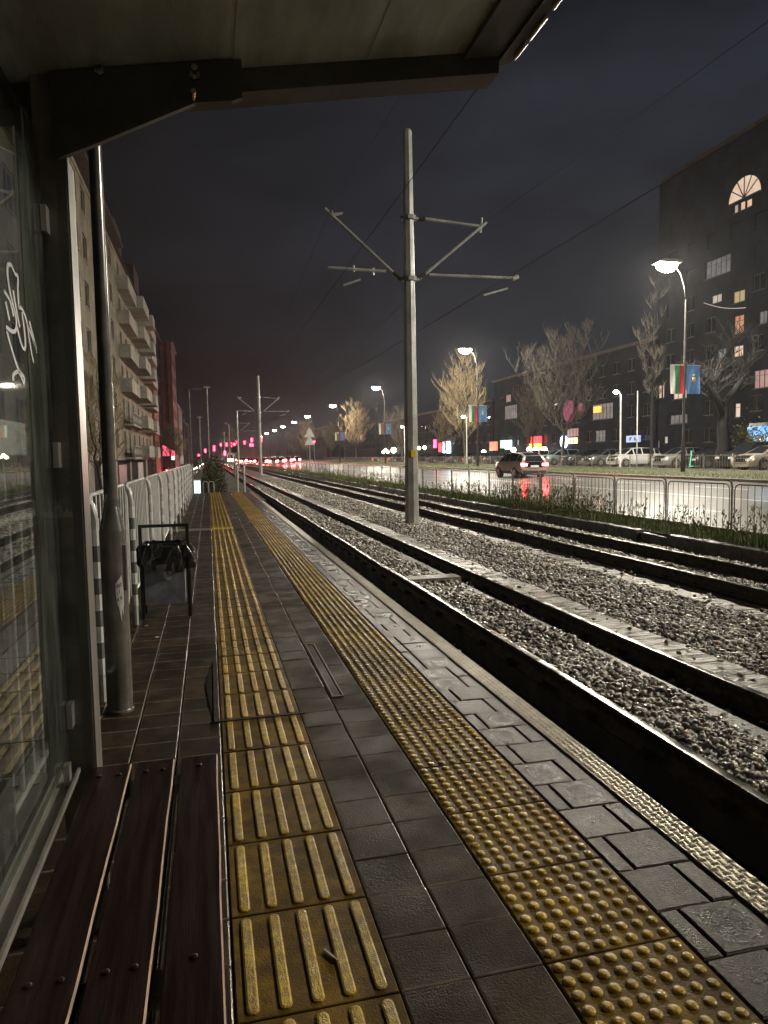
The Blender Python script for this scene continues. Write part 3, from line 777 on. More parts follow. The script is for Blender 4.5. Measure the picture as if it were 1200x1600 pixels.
# ------------------------------------------------------------------ bench
be = thing('bench', 'dark red wooden slat bench in front of the shelter glass', 'bench', (-.17, 1.2, 0))
for (xa, xb) in ((-.362, -.25), (-.236, -.128), (-.108, -.003)):
    b = MB(); ya, yb = -.35, 2.17
    c = .004
    # plank with rounded long edges; the track-side arris is worn to bare wood
    prof = [(xa,.415),(xb,.415),(xb,.4455),(xb-.0035,.45),(xa+.004,.45),(xa,.445)]
    n = len(prof); nyy = 14
    vs = []
    for i in range(nyy+1):
        y = ya + (yb-ya)*i/nyy; dx = .0012*math.sin(i*2.1+xa*30)
        vs += [(p_[0]+dx, y, p_[1]+.0012*math.sin(i*1.7+xa*50)) for p_ in prof]
    fs = []; mi = []
    for i in range(nyy):
        for k in range(n):
            fs.append((i*n+k, i*n+(k+1)%n, (i+1)*n+(k+1)%n, (i+1)*n+k)); mi.append(1 if k == 2 else 0)
    fs += [tuple(range(n-1,-1,-1)), tuple(nyy*n+k for k in range(n))]; mi += [0, 0]
    o_ = len(b.v); b.v += vs; b.f += fs; b.m += mi
    sl = part(b, 'seat_slat', ['wood', 'wood_raw'], be)
    for (yy) in (1.27, 2.1):
        for xx in ((xa+.03, xb-.03) if xa < -.2 else ((xa+xb)/2,)):
            bb = MB(); bb.lathe([(.008,.4497),(.0075,.4515),(.004,.4525)], (xx, yy, 0), 10)
            o = bb.build('screw_cap', 'wood', None, True); o.parent = sl
b = MB()
for y in (1.27, 2.1, .1): b.box(-.36, -.01, y-.03, y+.03, .385, .4148)
b.box(-.243, -.238, -.3, 2.12, .39, .4145); b.box(-.122, -.117, -.3, 2.12, .39, .4145, 1)
part(b, 'seat_frame', ['post_dark', 'post_lit'], be)
for (x, y) in ((-.34, 2.1), (-.03, 2.1), (-.34, .1), (-.03, .1)):
    b = MB(); b.box(x-.02, x+.02, y-.02, y+.02, .004, .3845); part(b, 'leg', 'post_dark', be)

# ------------------------------------------------------------------ platform lamp posts
def lamp_column(x, y, label, H=4.0, sticker=False):
    t = thing('platform_lamp_post', label, 'lamp post', (x, y, 0), group='unlit lamp posts on the platform')
    b = MB(); b.lathe([(.072,0.0),(.072,.012),(.067,.02),(.067,.972),(.0665,.976),(.0385,1.105),(.0375,1.14)], n=60); b.build('post_base', 'lamp_post', t, 7.5)
    b = MB(); b.lathe([(.0355,1.141),(.034,2.2),(.03,H)], n=18); b.build('post', 'lamp_post', t, 40)
    b = MB(); b.tube([(0,0,H-.02),(.12,0,H+.01)], .02, 8); b.build('arm', 'lamp_post', t)
    b = MB(); b.prism([(.1,H-.005),(.46,H+.015),(.46,H+.035),(.3,H+.05),(.1,H+.045)], 'y', -.09, .09); b.build('lamp_head', 'lamp_post', t)
    b = MB(); b.box(.05, .0665, -.046, -.02, .66, .9); b.build('service_door', 'lamp_post', t)
    return t
lp = lamp_column(-.505, 3.98, 'dark round lamp post with a wide base and a torn sticker beside the grey fence', H=4.6)
b = MB()
def onpost(p_, r): return (r*math.sin(p_[0]*.55+.36), -r*math.cos(p_[0]*.55+.36), p_[1])
st_top = [(-.35,.70),(.55,.745),(.76,.66)]; st_bot = [(-.35,.655),(-.25,.60),(0,.57),(.3,.495),(.42,.565),(.6,.53),(.68,.575),(.76,.585)]
def lerp_line(L_, u):
    for (x0_, z0_), (x1_, z1_) in zip(L_, L_[1:]):
        if u <= x1_: return z0_ + (z1_-z0_)*(u-x0_)/(x1_-x0_)
    return L_[-1][1]
us = sorted(set([-.35 + 1.11*k/18 for k in range(19)] + [q[0] for q in st_top+st_bot]))
vs = []
for u in us: vs += [onpost((u, lerp_line(st_bot, u)), .0688), onpost((u, lerp_line(st_top, u)), .0688)]
b.add(vs, [(2*i, 2*i+2, 2*i+3, 2*i+1) for i in range(len(us)-1)])
for r_ in range(3):
    for c_ in range(5):
        if rnd.random() < .25: continue
        u = -.18 + c_*.14; z = .695 - r_*.035 + .008*rnd.random() + .02*u
        q = [onpost((u, z), .0692), onpost((u+.085, z+.002), .0692), onpost((u+.08, z-.018), .0692), onpost((u-.005, z-.02), .0692)]
        b.add(q, [(0,3,2,1)], 1)
st_o = b.build('torn_sticker', ['paper', 'ink'], lp)
lamp_column(-.62, 28.2, 'slim unlit lamp post at the far end of the platform with a flat head', H=3.95)

# ------------------------------------------------------------------ platform fence
pf = thing('platform_fence', 'light grey railing along the back of the platform with white reflective bands on its posts', 'fence', (-.66, 4.2, 0))
XF = -.66
ys = [-1.55 + 1.9*i for i in range(16)]
for i, y in enumerate(ys):
    b = MB()
    b.tube([(XF+.045,y,0),(XF+.045,y,1.02),(XF+.03,y,1.1),(XF,y,1.14)], .021, 8)
    for k in range(5):
        z = .16 + k*.18
        b.tube([(XF+.045,y,z),(XF+.045,y,z+.09)], .0235, 8, True, 1)
        if k < 4 and (i < 5): b.tube([(XF+.045,y,z+.0905),(XF+.045,y,z+.1795)], .0222, 8, True, 2)
    o = b.build('post', ['fence_grey', 'refl', 'band_dark'], None, 40); child_world(o, pf)
    if i == len(ys)-1: break
    b = MB(); y1 = y + 1.9
    a, c = y+.06, y1-.06; zb, zt = .2, 1.15; r_ = .1
    loop = [(XF,a,zb+r_),(XF,a,zt-r_),(XF,a+r_*.3,zt-r_*.3),(XF,a+r_,zt),(XF,c-r_,zt),(XF,c-r_*.3,zt-r_*.3),(XF,c,zt-r_),(XF,c,zb+r_),(XF,c-r_*.3,zb+r_*.3),(XF,c-r_,zb),(XF,a+r_,zb),(XF,a+r_*.3,zb+r_*.3),(XF,a,zb+r_)]
    b.tube(loop, .014, 6, False)
    nb_ = 12
    for k in range(1, nb_):
        yy = a + (c-a)*k/nb_; b.tube([(XF,yy,zb),(XF,yy,zt)], .0095, 6, False)
    o = b.build('panel', 'fence_grey', None, 60); child_world(o, pf)

# ------------------------------------------------------------------ litter bin
bi = thing('litter_bin', 'dark blue grey litter bin with a black bin bag folded over its rim', 'bin', (-.385, 6.35, 0))
b = MB()
fx0, fx1 = -.19, .19
for yy in (-.1, .14):
    for x in (fx0, fx1): b.box(x-.014, x+.014, yy-.014, yy+.014, 0, .775 if yy < 0 else .6)
b.box(fx0-.014, fx1+.014, -.1145, -.0855, .7755, .8)
for x in (fx0, fx1): b.box(x-.011, x+.011, -.085, .125, .5, .52)
b.build('frame', 'bin_frame', bi)
b = MB(); b.cbox(-.168, .158, -.115, .15, .12, .46, .006); b.build('bin_body', 'bin', bi)
# crumpled bag
nu, nv = 64, 14; V = []; F = []
for j in range(nv+1):
    t = j/nv
    for i in range(nu):
        a = 2*PI*i/nu
        sx = math.copysign(abs(math.cos(a))**.45, math.cos(a)); sy = math.copysign(abs(math.sin(a))**.45, math.sin(a))
        wob = .016*math.sin(a*9+t*3) + .011*math.sin(a*17-t*5+1) + .007*math.sin(a*31+t*9)
        if t < .75:
            q = t/.75; z = .40 + .245*q + .014*math.sin(a*7+1)*(1-q) ; rx = .19 + 1.5*wob*(.4+.6*math.sin(q*PI)) + .02*math.sin(q*PI); ry = .155 + 1.3*wob
        else:
            q = (t-.75)/.25; z = .645 - .1*q + .014*math.sin(a*11)*(1-q); rx = .185*(1-.2*q)+wob*(1-q)*.7; ry = .15*(1-.2*q)
        V.append((rx*sx - .003 + (.028*max(0, math.cos(a))*(1-t) if t < .75 else 0), ry*sy + .018, z))
for j in range(nv):
    for i in range(nu): F.append((j*nu+i, j*nu+(i+1)%nu, (j+1)*nu+(i+1)%nu, (j+1)*nu+i))
arr('bin_bag', V, F, 'bag', bi, smooth=False)
b = MB(); b.ball((.235,-.06,.45), .034, 10, 8, (.75,.75,1.35)); b.tube([(.19,-.06,.52),(.22,-.06,.49),(.232,-.06,.47)], [.03,.018,.02], 8); b.build('bag_knot', 'bag', bi, True)
b = MB()
b.prism([(-.02,.37),(-.01,.40),(.012,.38),(.02,.355),(.045,.36),(.05,.33),(.02,.325),(-.005,.34)], 'y', -.1185, -.1155)
b.prism([(.022,.41),(.04,.405),(.05,.38),(.045,.365),(.03,.375)], 'y', -.1185, -.1155)
b.build('torn_sticker', 'paper', bi)

# ------------------------------------------------------------------ small things on the platform
b = MB()
# L-shaped steel frame round the access cover in the guiding strip
b.box(-.015, .45, 3.63, 3.655, .0055, .011); b.box(-.015, .012, 3.655, 4.75, .001, .008)
b.prism([(-.02,3.7),(-.05,4.1),(-.06,4.3),(-.018,4.75)], 'z', .001, .004, 1)
o = b.build('access_cover_frame', ['rail_side', 'soil']); tag(o, 'dark metal frame of an access cover crossing the yellow guiding strip', 'cover frame')
b = MB()
for (xa, xb, ya, yb) in ((.632,.64,3.86,5.0),(.69,.698,3.86,5.0),(.632,.698,3.85,3.858),(.632,.698,5.002,5.01)): b.box(xa, xb, ya, yb, .001, .007)
b.box(.641,.689,3.86,5.0,.0005,.003,1)
o = b.build('slot_cover', ['post_lit', 'conc_dark']); tag(o, 'narrow metal slot cover set in the dark paving between the two yellow strips', 'cover')
b = MB(); b.tube([(.262,1.832,.0045),(.283,1.795,.0045)], .0042, 8); b.tube([(.2835,1.794,.0045),(.291,1.78,.0045)], .0043, 8, True, 1)
o = b.build('cigarette_butt', ['paper', 'wood_raw']); tag(o, 'cigarette butt lying on the yellow guiding strip', 'cigarette butt')
def scrap(x, y, s, lab):
    b = MB(); n = 7; pts = []
    for i in range(n):
        a = 2*PI*i/n; r_ = s*rnd.uniform(.5, 1); pts.append((x+r_*math.cos(a), y+r_*math.sin(a)))
    vs = [(p_[0], p_[1], .004+rnd.uniform(0,.01)) for p_ in pts] + [(x, y, .012)]
    b.add(vs, [(i, (i+1)%n, n) for i in range(n)])
    o = b.build('paper_scrap', 'paper'); tag(o, lab, 'litter', 'paper scraps on the platform')
scrap(-.42, 5.55, .03, 'white paper scrap on the paving in front of the litter bin'); scrap(-.53, 5.95, .022, 'small pale paper scrap by the left leg of the litter bin')

# platform end: two short posts, hoops, lit display, bush
for x, lb in ((1.1, 'short grey post at the platform end, left of its pair'), (1.36, 'short grey post at the platform end, right of its pair by the rail')):
    b = MB(); b.lathe([(.035,0),(.035,1.03),(.02,1.05)], (0,0,0), 10); o = b.build('barrier_post', 'fence_grey', None, 40); o.location = (x, 28.45, 0); tag(o, lb, 'post', 'short posts at the platform end')
for i, (x, lb) in enumerate(((-.12, 'left steel hoop railing at the platform end'), (.1, 'right steel hoop railing at the platform end'))):
    b = MB(); b.tube([(-.11,0,-.36),(-.11,0,.36),(-.07,0,.42),(.05,0,.42),(.09,0,.36),(.09,0,-.36)], .018, 8); o = b.build('hoop_railing', 'fence_grey', None, True); o.location = (x, 29.2, 0); tag(o, lb, 'railing', 'hoop railings at the platform end')
ds = thing('lit_display', 'glowing pale cyan display box at the far left end of the platform', 'display', (-.47, 30.0, -.36))
b = MB(); b.cbox(-.16, .16, -.08, .08, 0, .86, .01); b.build('case', 'fence_grey', ds)
b = MB(); b.box(-.13, .13, -.086, -.0805, .1, .8); M['screen'] = emit_noise('screen_cyan', (.55,.95,1), (.85,1,1), 2.2, 6); b.build('screen', 'screen', ds)
def leaf_cloud(n, fn, s):
    V = []; F = []
    for i in range(n):
        c = fn(); a = Vector((rnd.gauss(0,1), rnd.gauss(0,1), rnd.gauss(0,1))).normalized(); q = a.cross(Vector((rnd.gauss(0,1), rnd.gauss(0,1), rnd.gauss(0,1)))).normalized()
        k = s*rnd.uniform(.5,1.3); o = len(V)
        V += [c - a*k, c + q*k*.45, c + a*k, c - q*k*.45]; F.append((o,o+1,o+2,o+3))
    return V, F
def bush_pt():
    while True:
        p_ = Vector((rnd.uniform(-1,1), rnd.uniform(-1,1), rnd.uniform(0,1)))
        if p_.x**2 + p_.y**2 + (p_.z*1.0)**2 < 1 + .25*math.sin(p_.x*9+p_.y*7) and p_.length > .45: break
    return Vector((p_.x*.58, p_.y*.9, p_.z*1.85))
t = thing('bush', 'rounded olive brown bush growing beyond the platform end', 'bush', (.22, 32.2, -.36))
V, F = leaf_cloud(5200, bush_pt, .045); arr('foliage', V, F, 'bush', t)
b = MB()
for i in range(9): b.tube([(rnd.gauss(0,.05), rnd.gauss(0,.05), 0), (rnd.gauss(0,.3), rnd.gauss(0,.4), 1.2)], [.015,.006], 4)
b.build('stem', 'bark', t)
V = []; 

# ------------------------------------------------------------------ catenary
def cat_pole(y, label, detail=True):
    t = thing('catenary_pole', label, 'pole', (5.17, y, -.45), group='catenary poles between the tracks')
    b = MB(); n = 8
    b.lathe([(.185,.02),(.17,3.5),(.14,7.5),(.115,9.95),(.08,10.0)], n=8); b.build('post', 'cat', t)
    b = MB(); b.cbox(-.34, .34, -.3, .3, -.25, .03, .03); b.build('footing', 'conc', t)
    for z in (6.3, 7.82):
        b = MB(); b.lathe([(.205,z-.05),(.205,z+.05)], n=10); b.box(-.23,-.19,-.06,.06,z-.03,z+.03); b.box(.19,.25,-.06,.06,z-.03,z+.03); b.build('clamp_collar', 'sign_back', t)
    # track 2 side: brace, top tube, registration arm
    b = MB(); b.tube([(.25,0,6.3),(2.12,0,7.85)], .04, 8); b.build('cantilever_tube', 'cat', t)
    b = MB(); b.tube([(.45,0,7.84),(1.95,0,7.74)], .036, 8); b.build('stay_tube', 'cat', t)
    b = MB(); b.tube([(.55,0,6.44),(2.95,0,6.46)], .036, 8); b.tube([(2.85,0,6.43),(3.02,0,6.5)], .06, 8); b.build('registration_tube', 'cat', t)
    b = MB(); b.tube([(2.72,0,6.18),(2.05,0,5.98)], .028, 6); b.build('steady_arm', 'cat', t)
    b = MB(); b.tube([(.18,0,6.3),(.44,0,6.45)], [.06,.05], 8); b.build('insulator', 'rail_side', t); b = MB(); b.tube([(.2,0,7.83),(.42,0,7.83)], [.05,.055], 8); b.build('insulator', 'rail_side', t)
    b = MB(); b.box(-.06,.06,-.19,-.172,1.75,1.93); b.build('number_plate', 'tact_new', t)
    b = MB(); b.tube([(-.25,0,6.3),(-2.15,0,7.92)], .04, 8); b.build('cantilever_tube', 'cat', t)
    b = MB(); b.tube([(-.62,0,6.47),(-2.1,0,6.5)], .036, 8); b.tube([(-1.45,0,6.42),(-1.45,0,6.58)], .03, 6); b.tube([(-.95,0,6.36),(-.95,0,6.54)], .03, 6); b.build('registration_tube', 'cat', t)
    b = MB(); b.tube([(-1.28,0,6.24),(-1.72,0,6.08)], .028, 6); b.build('steady_arm', 'cat', t)
    b = MB(); b.tube([(-.2,0,6.28),(-.42,0,6.46)], [.06,.05], 8); b.build('insulator', 'rail_side', t)
    b = MB(); b.tube([(-1.98,0,7.78),(-1.7,0,7.84)], [.05,.03], 6); b.tube([(-1.98,.06,7.7),(-1.98,-.06,7.86)], .03, 6); b.build('wire_clamp', 'sign_back', t); b = MB(); b.tube([(1.98,.06,7.6),(1.98,-.06,7.95)], .03, 6); b.build('wire_clamp', 'sign_back', t)
    return t
cp = cat_pole(17.94, 'tall grey catenary pole standing in the ballast between the tracks, nearest of its row')
for k, y in enumerate((73.3, 127, 178, 232, 285)):
    dup(cp, (5.17, y, -.45), 0, f'grey catenary pole with bracket arms, {ORD[k+1]} in the row down the tracks')
for x, z, lb, nm in ((3.12, 5.5, 'contact wire over the near track', 'contact_wire'), (6.97, 5.48, 'contact wire over the far track', 'contact_wire'),
                 (3.08, 7.3, 'messenger wire above the near track', 'messenger_wire'), (7.1, 7.3, 'messenger wire above the far track', 'messenger_wire')):
    b = MB(); pts = []
    for s_ in range(-1, 6):
        ya, yb = 17.94 + s_*54, 17.94 + (s_+1)*54
        for q in range(8):
            t_ = q/8; sag = (0 if 'contact' in nm else -.9)*4*t_*(1-t_)
            pts.append((x, ya + (yb-ya)*t_, z + sag))
    b.tube(pts, 0.0055 if 'contact' in nm else .0045, 5, False)
    o = b.build(nm, 'wire'); tag(o, lb + ', thin and dark against the sky', 'wire', 'overhead tram wires')

# ------------------------------------------------------------------ road fences
def road_fence(name, label, x, z, y0, n, L, H, mat, detail=True):
    f_ = thing(name, label, 'fence', (x, y0, z))
    pp = MB(); pp.tube([(0,0,0),(0,0,H-.12),(-.02,0,H-.02),(-.09,0,H+.03)], .023, 6); pm = pp.build('post', mat, f_, 40)
    b = MB(); a, c = .07, L-.07; zb, zt, r_ = .1, H-.06, .1
    b.tube([(0,a,zb+r_),(0,a,zt-r_),(0,a+r_*.3,zt-r_*.3),(0,a+r_,zt),(0,c-r_,zt),(0,c-r_*.3,zt-r_*.3),(0,c,zt-r_),(0,c,zb+r_),(0,c-r_*.3,zb+r_*.3),(0,c-r_,zb),(0,a+r_,zb),(0,a+r_*.3,zb+r_*.3),(0,a,zb+r_)], .0115, 5, False)
    for k in range(1, 11): b.tube([(0,a+(c-a)*k/11,zb),(0,a+(c-a)*k/11,zt)], .0068, 4, False)
    pn = b.build('panel', mat, f_)
    for i in range(1, n):
        for src in (pm, pn):
            q = src.copy(); COL.objects.link(q); q.parent = f_; q.location = (0, i*L, 0)
    return f_
road_fence('road_fence', 'dark tubular railing between the grassy verge and the wet road', 9.85, -.3, 11.75-2.05*3, 60, 2.05, 1.05, 'fence_dark')
road_fence('parking_fence', 'pale low railing on the far verge in front of the parked cars', 28.75, .12, 24.0, 62, 2.55, 1.0, 'fence_far' if 'fence_far' in M else 'fence_grey')

# ------------------------------------------------------------------ street lamps
def street_lamp(y, label, mat='lamp'):
    t = thing('street_lamp', label, 'street lamp', (27.0, y, .1), group='tall street lamps beyond the road')
    b = MB(); b.lathe([(.13,0),(.12,1.6),(.085,1.7),(.06,9.6),(.055,9.9)], n=12); b.build('post', 'street_post', t, 40)
    b = MB(); b.tube([(0,0,9.7),(-.12,0,10.6),(-.4,0,11.4),(-.9,0,11.85)], .028, 8); b.build('arm', 'frame_dark', t, True)
    b = MB(); b.prism([(-2.03,11.87),(-.58,11.862),(-.56,11.98),(-1.2,12.08),(-1.8,12.02)], 'y', -.41, .41); h = b.build('lamp_head', 'lamp_post', t)
    b = MB()
    nu, nv = 12, 5
    for j in range(nv):
        pass
    V = []; F = []
    for j in range(nv+1):
        ph = (PI/2)*j/nv
        for i in range(nu):
            a = 2*PI*i/nu
            V.append((-1.3 + .7*math.cos(a)*math.cos(ph), .4*math.sin(a)*math.cos(ph), 11.86 - .46*math.sin(ph)))
    for j in range(nv):
        for i in range(nu): F.append((j*nu+i, (j+1)*nu+i, (j+1)*nu+(i+1)%nu, j*nu+(i+1)%nu))
    arr('lens', V, F, mat, h, smooth=True)
    return t
sl = street_lamp(3.0, 'lit street lamp over the road at the right, out beside the viewer')
for k, y in enumerate((36.3, 69.0, 108.5)):
    dup(sl, (27.0, y, .1), 0, ['brightest lit street lamp at the right, above the flagged post', 'lit street lamp above the lit bare tree', 'third lit street lamp, seen just left of the grey catenary pole'][k])
lf = street_lamp(148, 'lit street lamp beside the yellow lit tree', 'lamp_far')
for k, y in enumerate((187, 217, 250, 283, 320, 360)):
    dup(lf, (27.0, y, .1), 0, f'small distant lit street lamp, {ORD[k+1]} of the far row counted from the yellow lit tree')
def ped_lamp(x, y, label):
    t = thing('pedestrian_lamp', label, 'lamp', (x, y, .15), group='pedestrian lamps by the parked cars')
    b = MB(); b.lathe([(.075,0),(.06,5.6)], n=10); b.tube([(0,0,5.55),(-.12,0,5.8),(-.3,0,5.85)], .03, 6); b.build('post', 'fence_grey', t, 40)
    b = MB(); b.ball((-.42,0,5.78), .2, 12, 8, (1,1,.75)); b.build('lamp_globe', 'ped', t, True)
    return t
pl_ = ped_lamp(31, 49.2, 'small greenish white lamp on a pale post behind the parked cars')
dup(pl_, (31, 82.9, .15), 0, 'small white lamp in front of the big lit tree')
dup(pl_, (31, 111.4, .15), 0, 'small white lamp just left of the catenary pole top of the road fence'.replace(' top of the road fence', ''))
b = MB(); b.lathe([(.05,0),(.035,5.7)], n=8); o = b.build('thin_pole', 'fence_grey', None, True); o.location = (31.2, 47.3, .15); tag(o, 'thin bare pole right of the greenish lamp', 'pole')

# banners on the lamp posts
def banner(y, w=1):
    for side, nm, lab in ((-1, 'tricolour_banner', 'white green and red flag hanging'), (1, 'blue_banner', 'blue flag with gold emblem hanging')):
        b = MB(); nx, nz = 6, 7; x0, x1 = (-.98, -.07) if side < 0 else (.12, 1.02)
        vs = []
        for j in range(nz+1):
            for i in range(nx+1):
                x = x0 + (x1-x0)*i/nx; vs.append((x + .06*(j/nz)*(-side if side < 0 else 0), .05*math.sin(i*1.3+j*.5)*(j/nz), -1.65*j/nz))
        fs = []; mi = []
        for j in range(nz):
            for i in range(nx):
                a = j*(nx+1)+i; fs.append((a,a+1,a+nx+2,a+nx+1)); mi.append((0 if i < 2 else 1 if i < 4 else 2) if side < 0 else (3))
        b.v += vs; b.f += fs; b.m += mi
        if side > 0:
            c = (x0+x1)/2 + .03
            b.ball((c, -.03, -.85), .16, 10, 6, (.8,.25,1.1), 4); b.ball((c, -.03, -.6), .09, 8, 5, (1.2,.25,.8), 4)
        b.tube([(x0,0,0),(x1,0,0)], .015, 5, True, 5)
        o = b.build(nm, ['f_white','f_green','f_red','f_blue','f_gold','sign_back']); o.location = (27.0, y-.02, 6.3)
        yield o, lab
for y, w in ((36.3,'from the brightest lamp post'),(69.0,'from the post by the lit tree'),(108.5,'from the third lamp post along the road'),(148,'from the lamp post by the yellow lit tree')):
    for o, lab in banner(y): tag(o, f'{lab} {w}'[:120], 'flag', 'flags on the lamp posts')

# ------------------------------------------------------------------ trees
def gen_tree(seed, H, trunk, spread, upright=.55, depth=5, thick=.2, kids=(3,4), twig=.5):
    r = random.Random(seed); T = MB(); Cn = MB()
    def branch(p, d, L, rad, lev):
        n = 3 if lev < 3 else 2
        pts = [p]; dd = d
        for i in range(n):
            dd = (dd + Vector((r.gauss(0,.14), r.gauss(0,.14), .10*upright + r.gauss(0,.05)))).normalized(); pts.append(pts[-1] + dd*L/n)
        rr = [rad*(1-.45*i/n) for i in range(n+1)]
        tgt = T if lev <= 1 else Cn
        tgt.tube(pts, rr, 7 if lev <= 1 else 4 if lev < 3 else 3, False, 0)
        if lev >= depth: return
        last = lev == depth-1
        k = r.randint(*kids) + (3 if last else 1 if lev == depth-2 else 0)
        for i in range(k):
            t_ = r.uniform(.25, 1.0) if lev > 0 else r.uniform(.7, 1.0)
            seg = min(n-1, int(t_*n)); base = pts[seg].lerp(pts[seg+1], t_*n-seg)
            a = r.uniform(0, 2*PI) if lev else 2*PI*i/k + r.gauss(0,.3)
            side = Vector((math.cos(a), math.sin(a), 0))
            nd = (dd*(.75) + side*spread*r.uniform(.5,1.1) + Vector((0,0,upright*(1.3 if last else .6)))).normalized()
            branch(base, nd, L*(r.uniform(.7,1.0) if last else r.uniform(.55,.82)), max(.02, rad*.46), lev+1)
    branch(Vector((0,0,0)), Vector((r.gauss(0,.05), r.gauss(0,.05), 1)).normalized(), trunk, thick, 0)
    zmax = max(v[2] for v in Cn.v); s_ = H/zmax
    T.v = [(x*s_,y*s_,z*s_) for x,y,z in T.v]; Cn.v = [(x*s_,y*s_,z*s_) for x,y,z in Cn.v]
    return T, Cn
def gen_crown(seed, H, leaders, rad, base, nb=30, thick=.17, sub=7, tw=5, shape=1.0):
    """leaders: list of (lean x, lean y, height share); side limbs along each leader with upright shoots"""
    r = random.Random(seed); T = MB(); Cn = MB()
    fork = base*H
    stem = [Vector((0,0,0)), Vector((r.gauss(0,.08), r.gauss(0,.08), fork*.5)), Vector((r.gauss(0,.12), r.gauss(0,.12), fork))]
    T.tube(stem, [thick, thick*.8, thick*.7], 8, False)
    for (lx, ly, hs) in leaders:
        n = 9; top = H*hs; pts = [stem[-1].copy()]
        for i in range(1, n+1):
            q = i/n
            pts.append(Vector((stem[-1].x + lx*q**.8 + r.gauss(0,.12), stem[-1].y + ly*q**.8 + r.gauss(0,.12), fork + (top-fork)*q)))
        th = thick*.68/max(1, len(leaders)**.4)
        T.tube(pts, [th*(1-.86*i/n)+.012 for i in range(n+1)], 6, False)
        k = nb//len(leaders)
        for b_ in range(k):
            q = (b_+r.random())/k*.95; i = min(n-1, int(q*n)); p0 = pts[i].lerp(pts[i+1], q*n-i)
            an = b_*2.4 + r.gauss(0,.4)
            L_ = rad*(.35+.65*math.sin(PI*min(1, (.25+q*.8)))**shape)*r.uniform(.6,1.15)
            d = Vector((math.cos(an), math.sin(an), r.uniform(.25,.8))).normalized()
            bp = [p0]
            for j in range(4):
                d = (d + Vector((r.gauss(0,.13), r.gauss(0,.13), .14))).normalized(); bp.append(bp[-1] + d*L_/4)
            br = th*.3*(1-.5*q)
            T.tube(bp, [br, br*.8, br*.6, br*.42, br*.25+.006], 5, False)
            for s2 in range(sub):
                u = r.uniform(.2,1); jj = min(3, int(u*4)); p1 = bp[jj].lerp(bp[jj+1], u*4-jj)
                a2 = r.uniform(0, 2*PI)
                d2 = (d*.6 + Vector((math.cos(a2), math.sin(a2), .75))*.7).normalized(); l2 = L_*r.uniform(.25,.5)+.15
                m1 = p1 + d2*l2*.5 + Vector((r.gauss(0,.05), r.gauss(0,.05), .05)); e1 = m1 + (d2+Vector((0,0,.5))).normalized()*l2*.5
                Cn.tube([p1, m1, e1], [.021,.015,.01], 4, False)
                for t3 in range(tw):
                    u3 = r.uniform(.15,1); p3 = p1.lerp(m1, u3*2) if u3 < .5 else m1.lerp(e1, u3*2-1)
                    a3 = r.uniform(0, 2*PI); d3 = Vector((math.cos(a3)*.55, math.sin(a3)*.55, r.uniform(.5,1.1))).normalized(); l3 = r.uniform(.25,.7)
                    Cn.tube([p3, p3 + d3*l3*.5, p3 + (d3+Vector((0,0,.3))).normalized()*l3], [.013,.011,.007], 3, False)
    return T, Cn
def crown_tree(seed, loc, label, H, leaders, rad, base, bark='bark', twig='twig', rz=0, **kw):
    T, Cn = gen_crown(seed, H, leaders, rad, base, **kw)
    t = thing('bare_tree', label, 'tree', loc, rz, 'bare trees beyond the road')
    T.build('trunk', bark, t, True); Cn.build('crown', twig, t)
    return t
def tree(seed, loc, label, H, name='bare_tree', bark='bark', twig='twig', rz=0, **kw):
    T, Cn = gen_tree(seed, H, **kw)
    t = thing(name, label, 'tree', loc, rz, 'bare trees beyond the road')
    T.build('trunk', bark, t, True); Cn.build('crown', twig, t)
    return t
tA = crown_tree(3, (31.4, 84.5, .15), 'big bare tree with upright twigs lit warm by the lamp above it', 13.2, [(.4,.2,1.0),(-1.0,-.8,.8)], 4.4, .2, nb=56, sub=9, tw=6, thick=.2)
tB = crown_tree(8, (33.0, 62.0, .15), 'wide bare tree with a leaning forked trunk left of the greenish lamp', 12.6, [(-2.6,2.2,.86),(1.4,-1.6,1.0),(-.4,.6,.97)], 4.3, .24, nb=60, sub=9, tw=5, thick=.21, bark='bark', twig='twig_shaded')
tC = crown_tree(21, (33.2, 48.4, .15), 'slender tall bare tree just right of the greenish lamp', 14.0, [(.2,.1,1.0),(-.7,.5,.8)], 1.5, .35, nb=30, sub=4, tw=3, thick=.15, bark='bark_shaded', twig='twig_shaded')
tD = tree(5, (33.4, 41.3, .15), 'thick dark forked tree behind the silver sedan', 10.5, trunk=3.8, spread=1.1, depth=5, kids=(2,4), thick=.42, upright=.3, bark='bark_shaded', twig='bark_shaded')
dup(tA, (31, 150, .15), 1.2, 'yellow lit bare tree beside a distant street lamp', .95)
dup(tA, (31.5, 232, .15), 2.6, 'small distant lit tree left of the paired traffic signs', .95)
dup(tB, (41.5, 86, .15), 2.0, 'dim bare tree between the big lit tree and the wide forked tree', .8)
dup(tA, (33, 97, .15), 4.1, 'dim bare tree just left of the big lit tree', .6)
dup(tB, (33, 120, .15), .7, 'dark bare tree right of the catenary pole middle distance'.replace(' middle distance', ' beside the red sign'), .75)
dup(tC, (32, 135, .15), 3.1, 'thin dark bare tree behind the third street lamp', .8)
dup(tB, (33, 175, .15), 4.4, 'dark bare tree between the yellow lit tree and the third street lamp', .8)
dup(tB, (33, 195, .15), 5.5, 'dark distant bare tree left of the yellow lit tree', .8)
dup(tB, (33, 280, .15), 1.5, 'farthest bare tree at the end of the road', .9)
dup(tA, (-5.9, 43.0, -1.3), .4, 'small bare street tree against the cream apartment block', .62, 'street trees by the left buildings')
dup(tB, (-5.4, 112, -1.3), 2.4, 'bare street tree before the red building', .6, 'street trees by the left buildings')
dup(tA, (-5.6, 135, -1.3), 3.4, 'bare street tree behind the slim lamp post', .6, 'street trees by the left buildings')
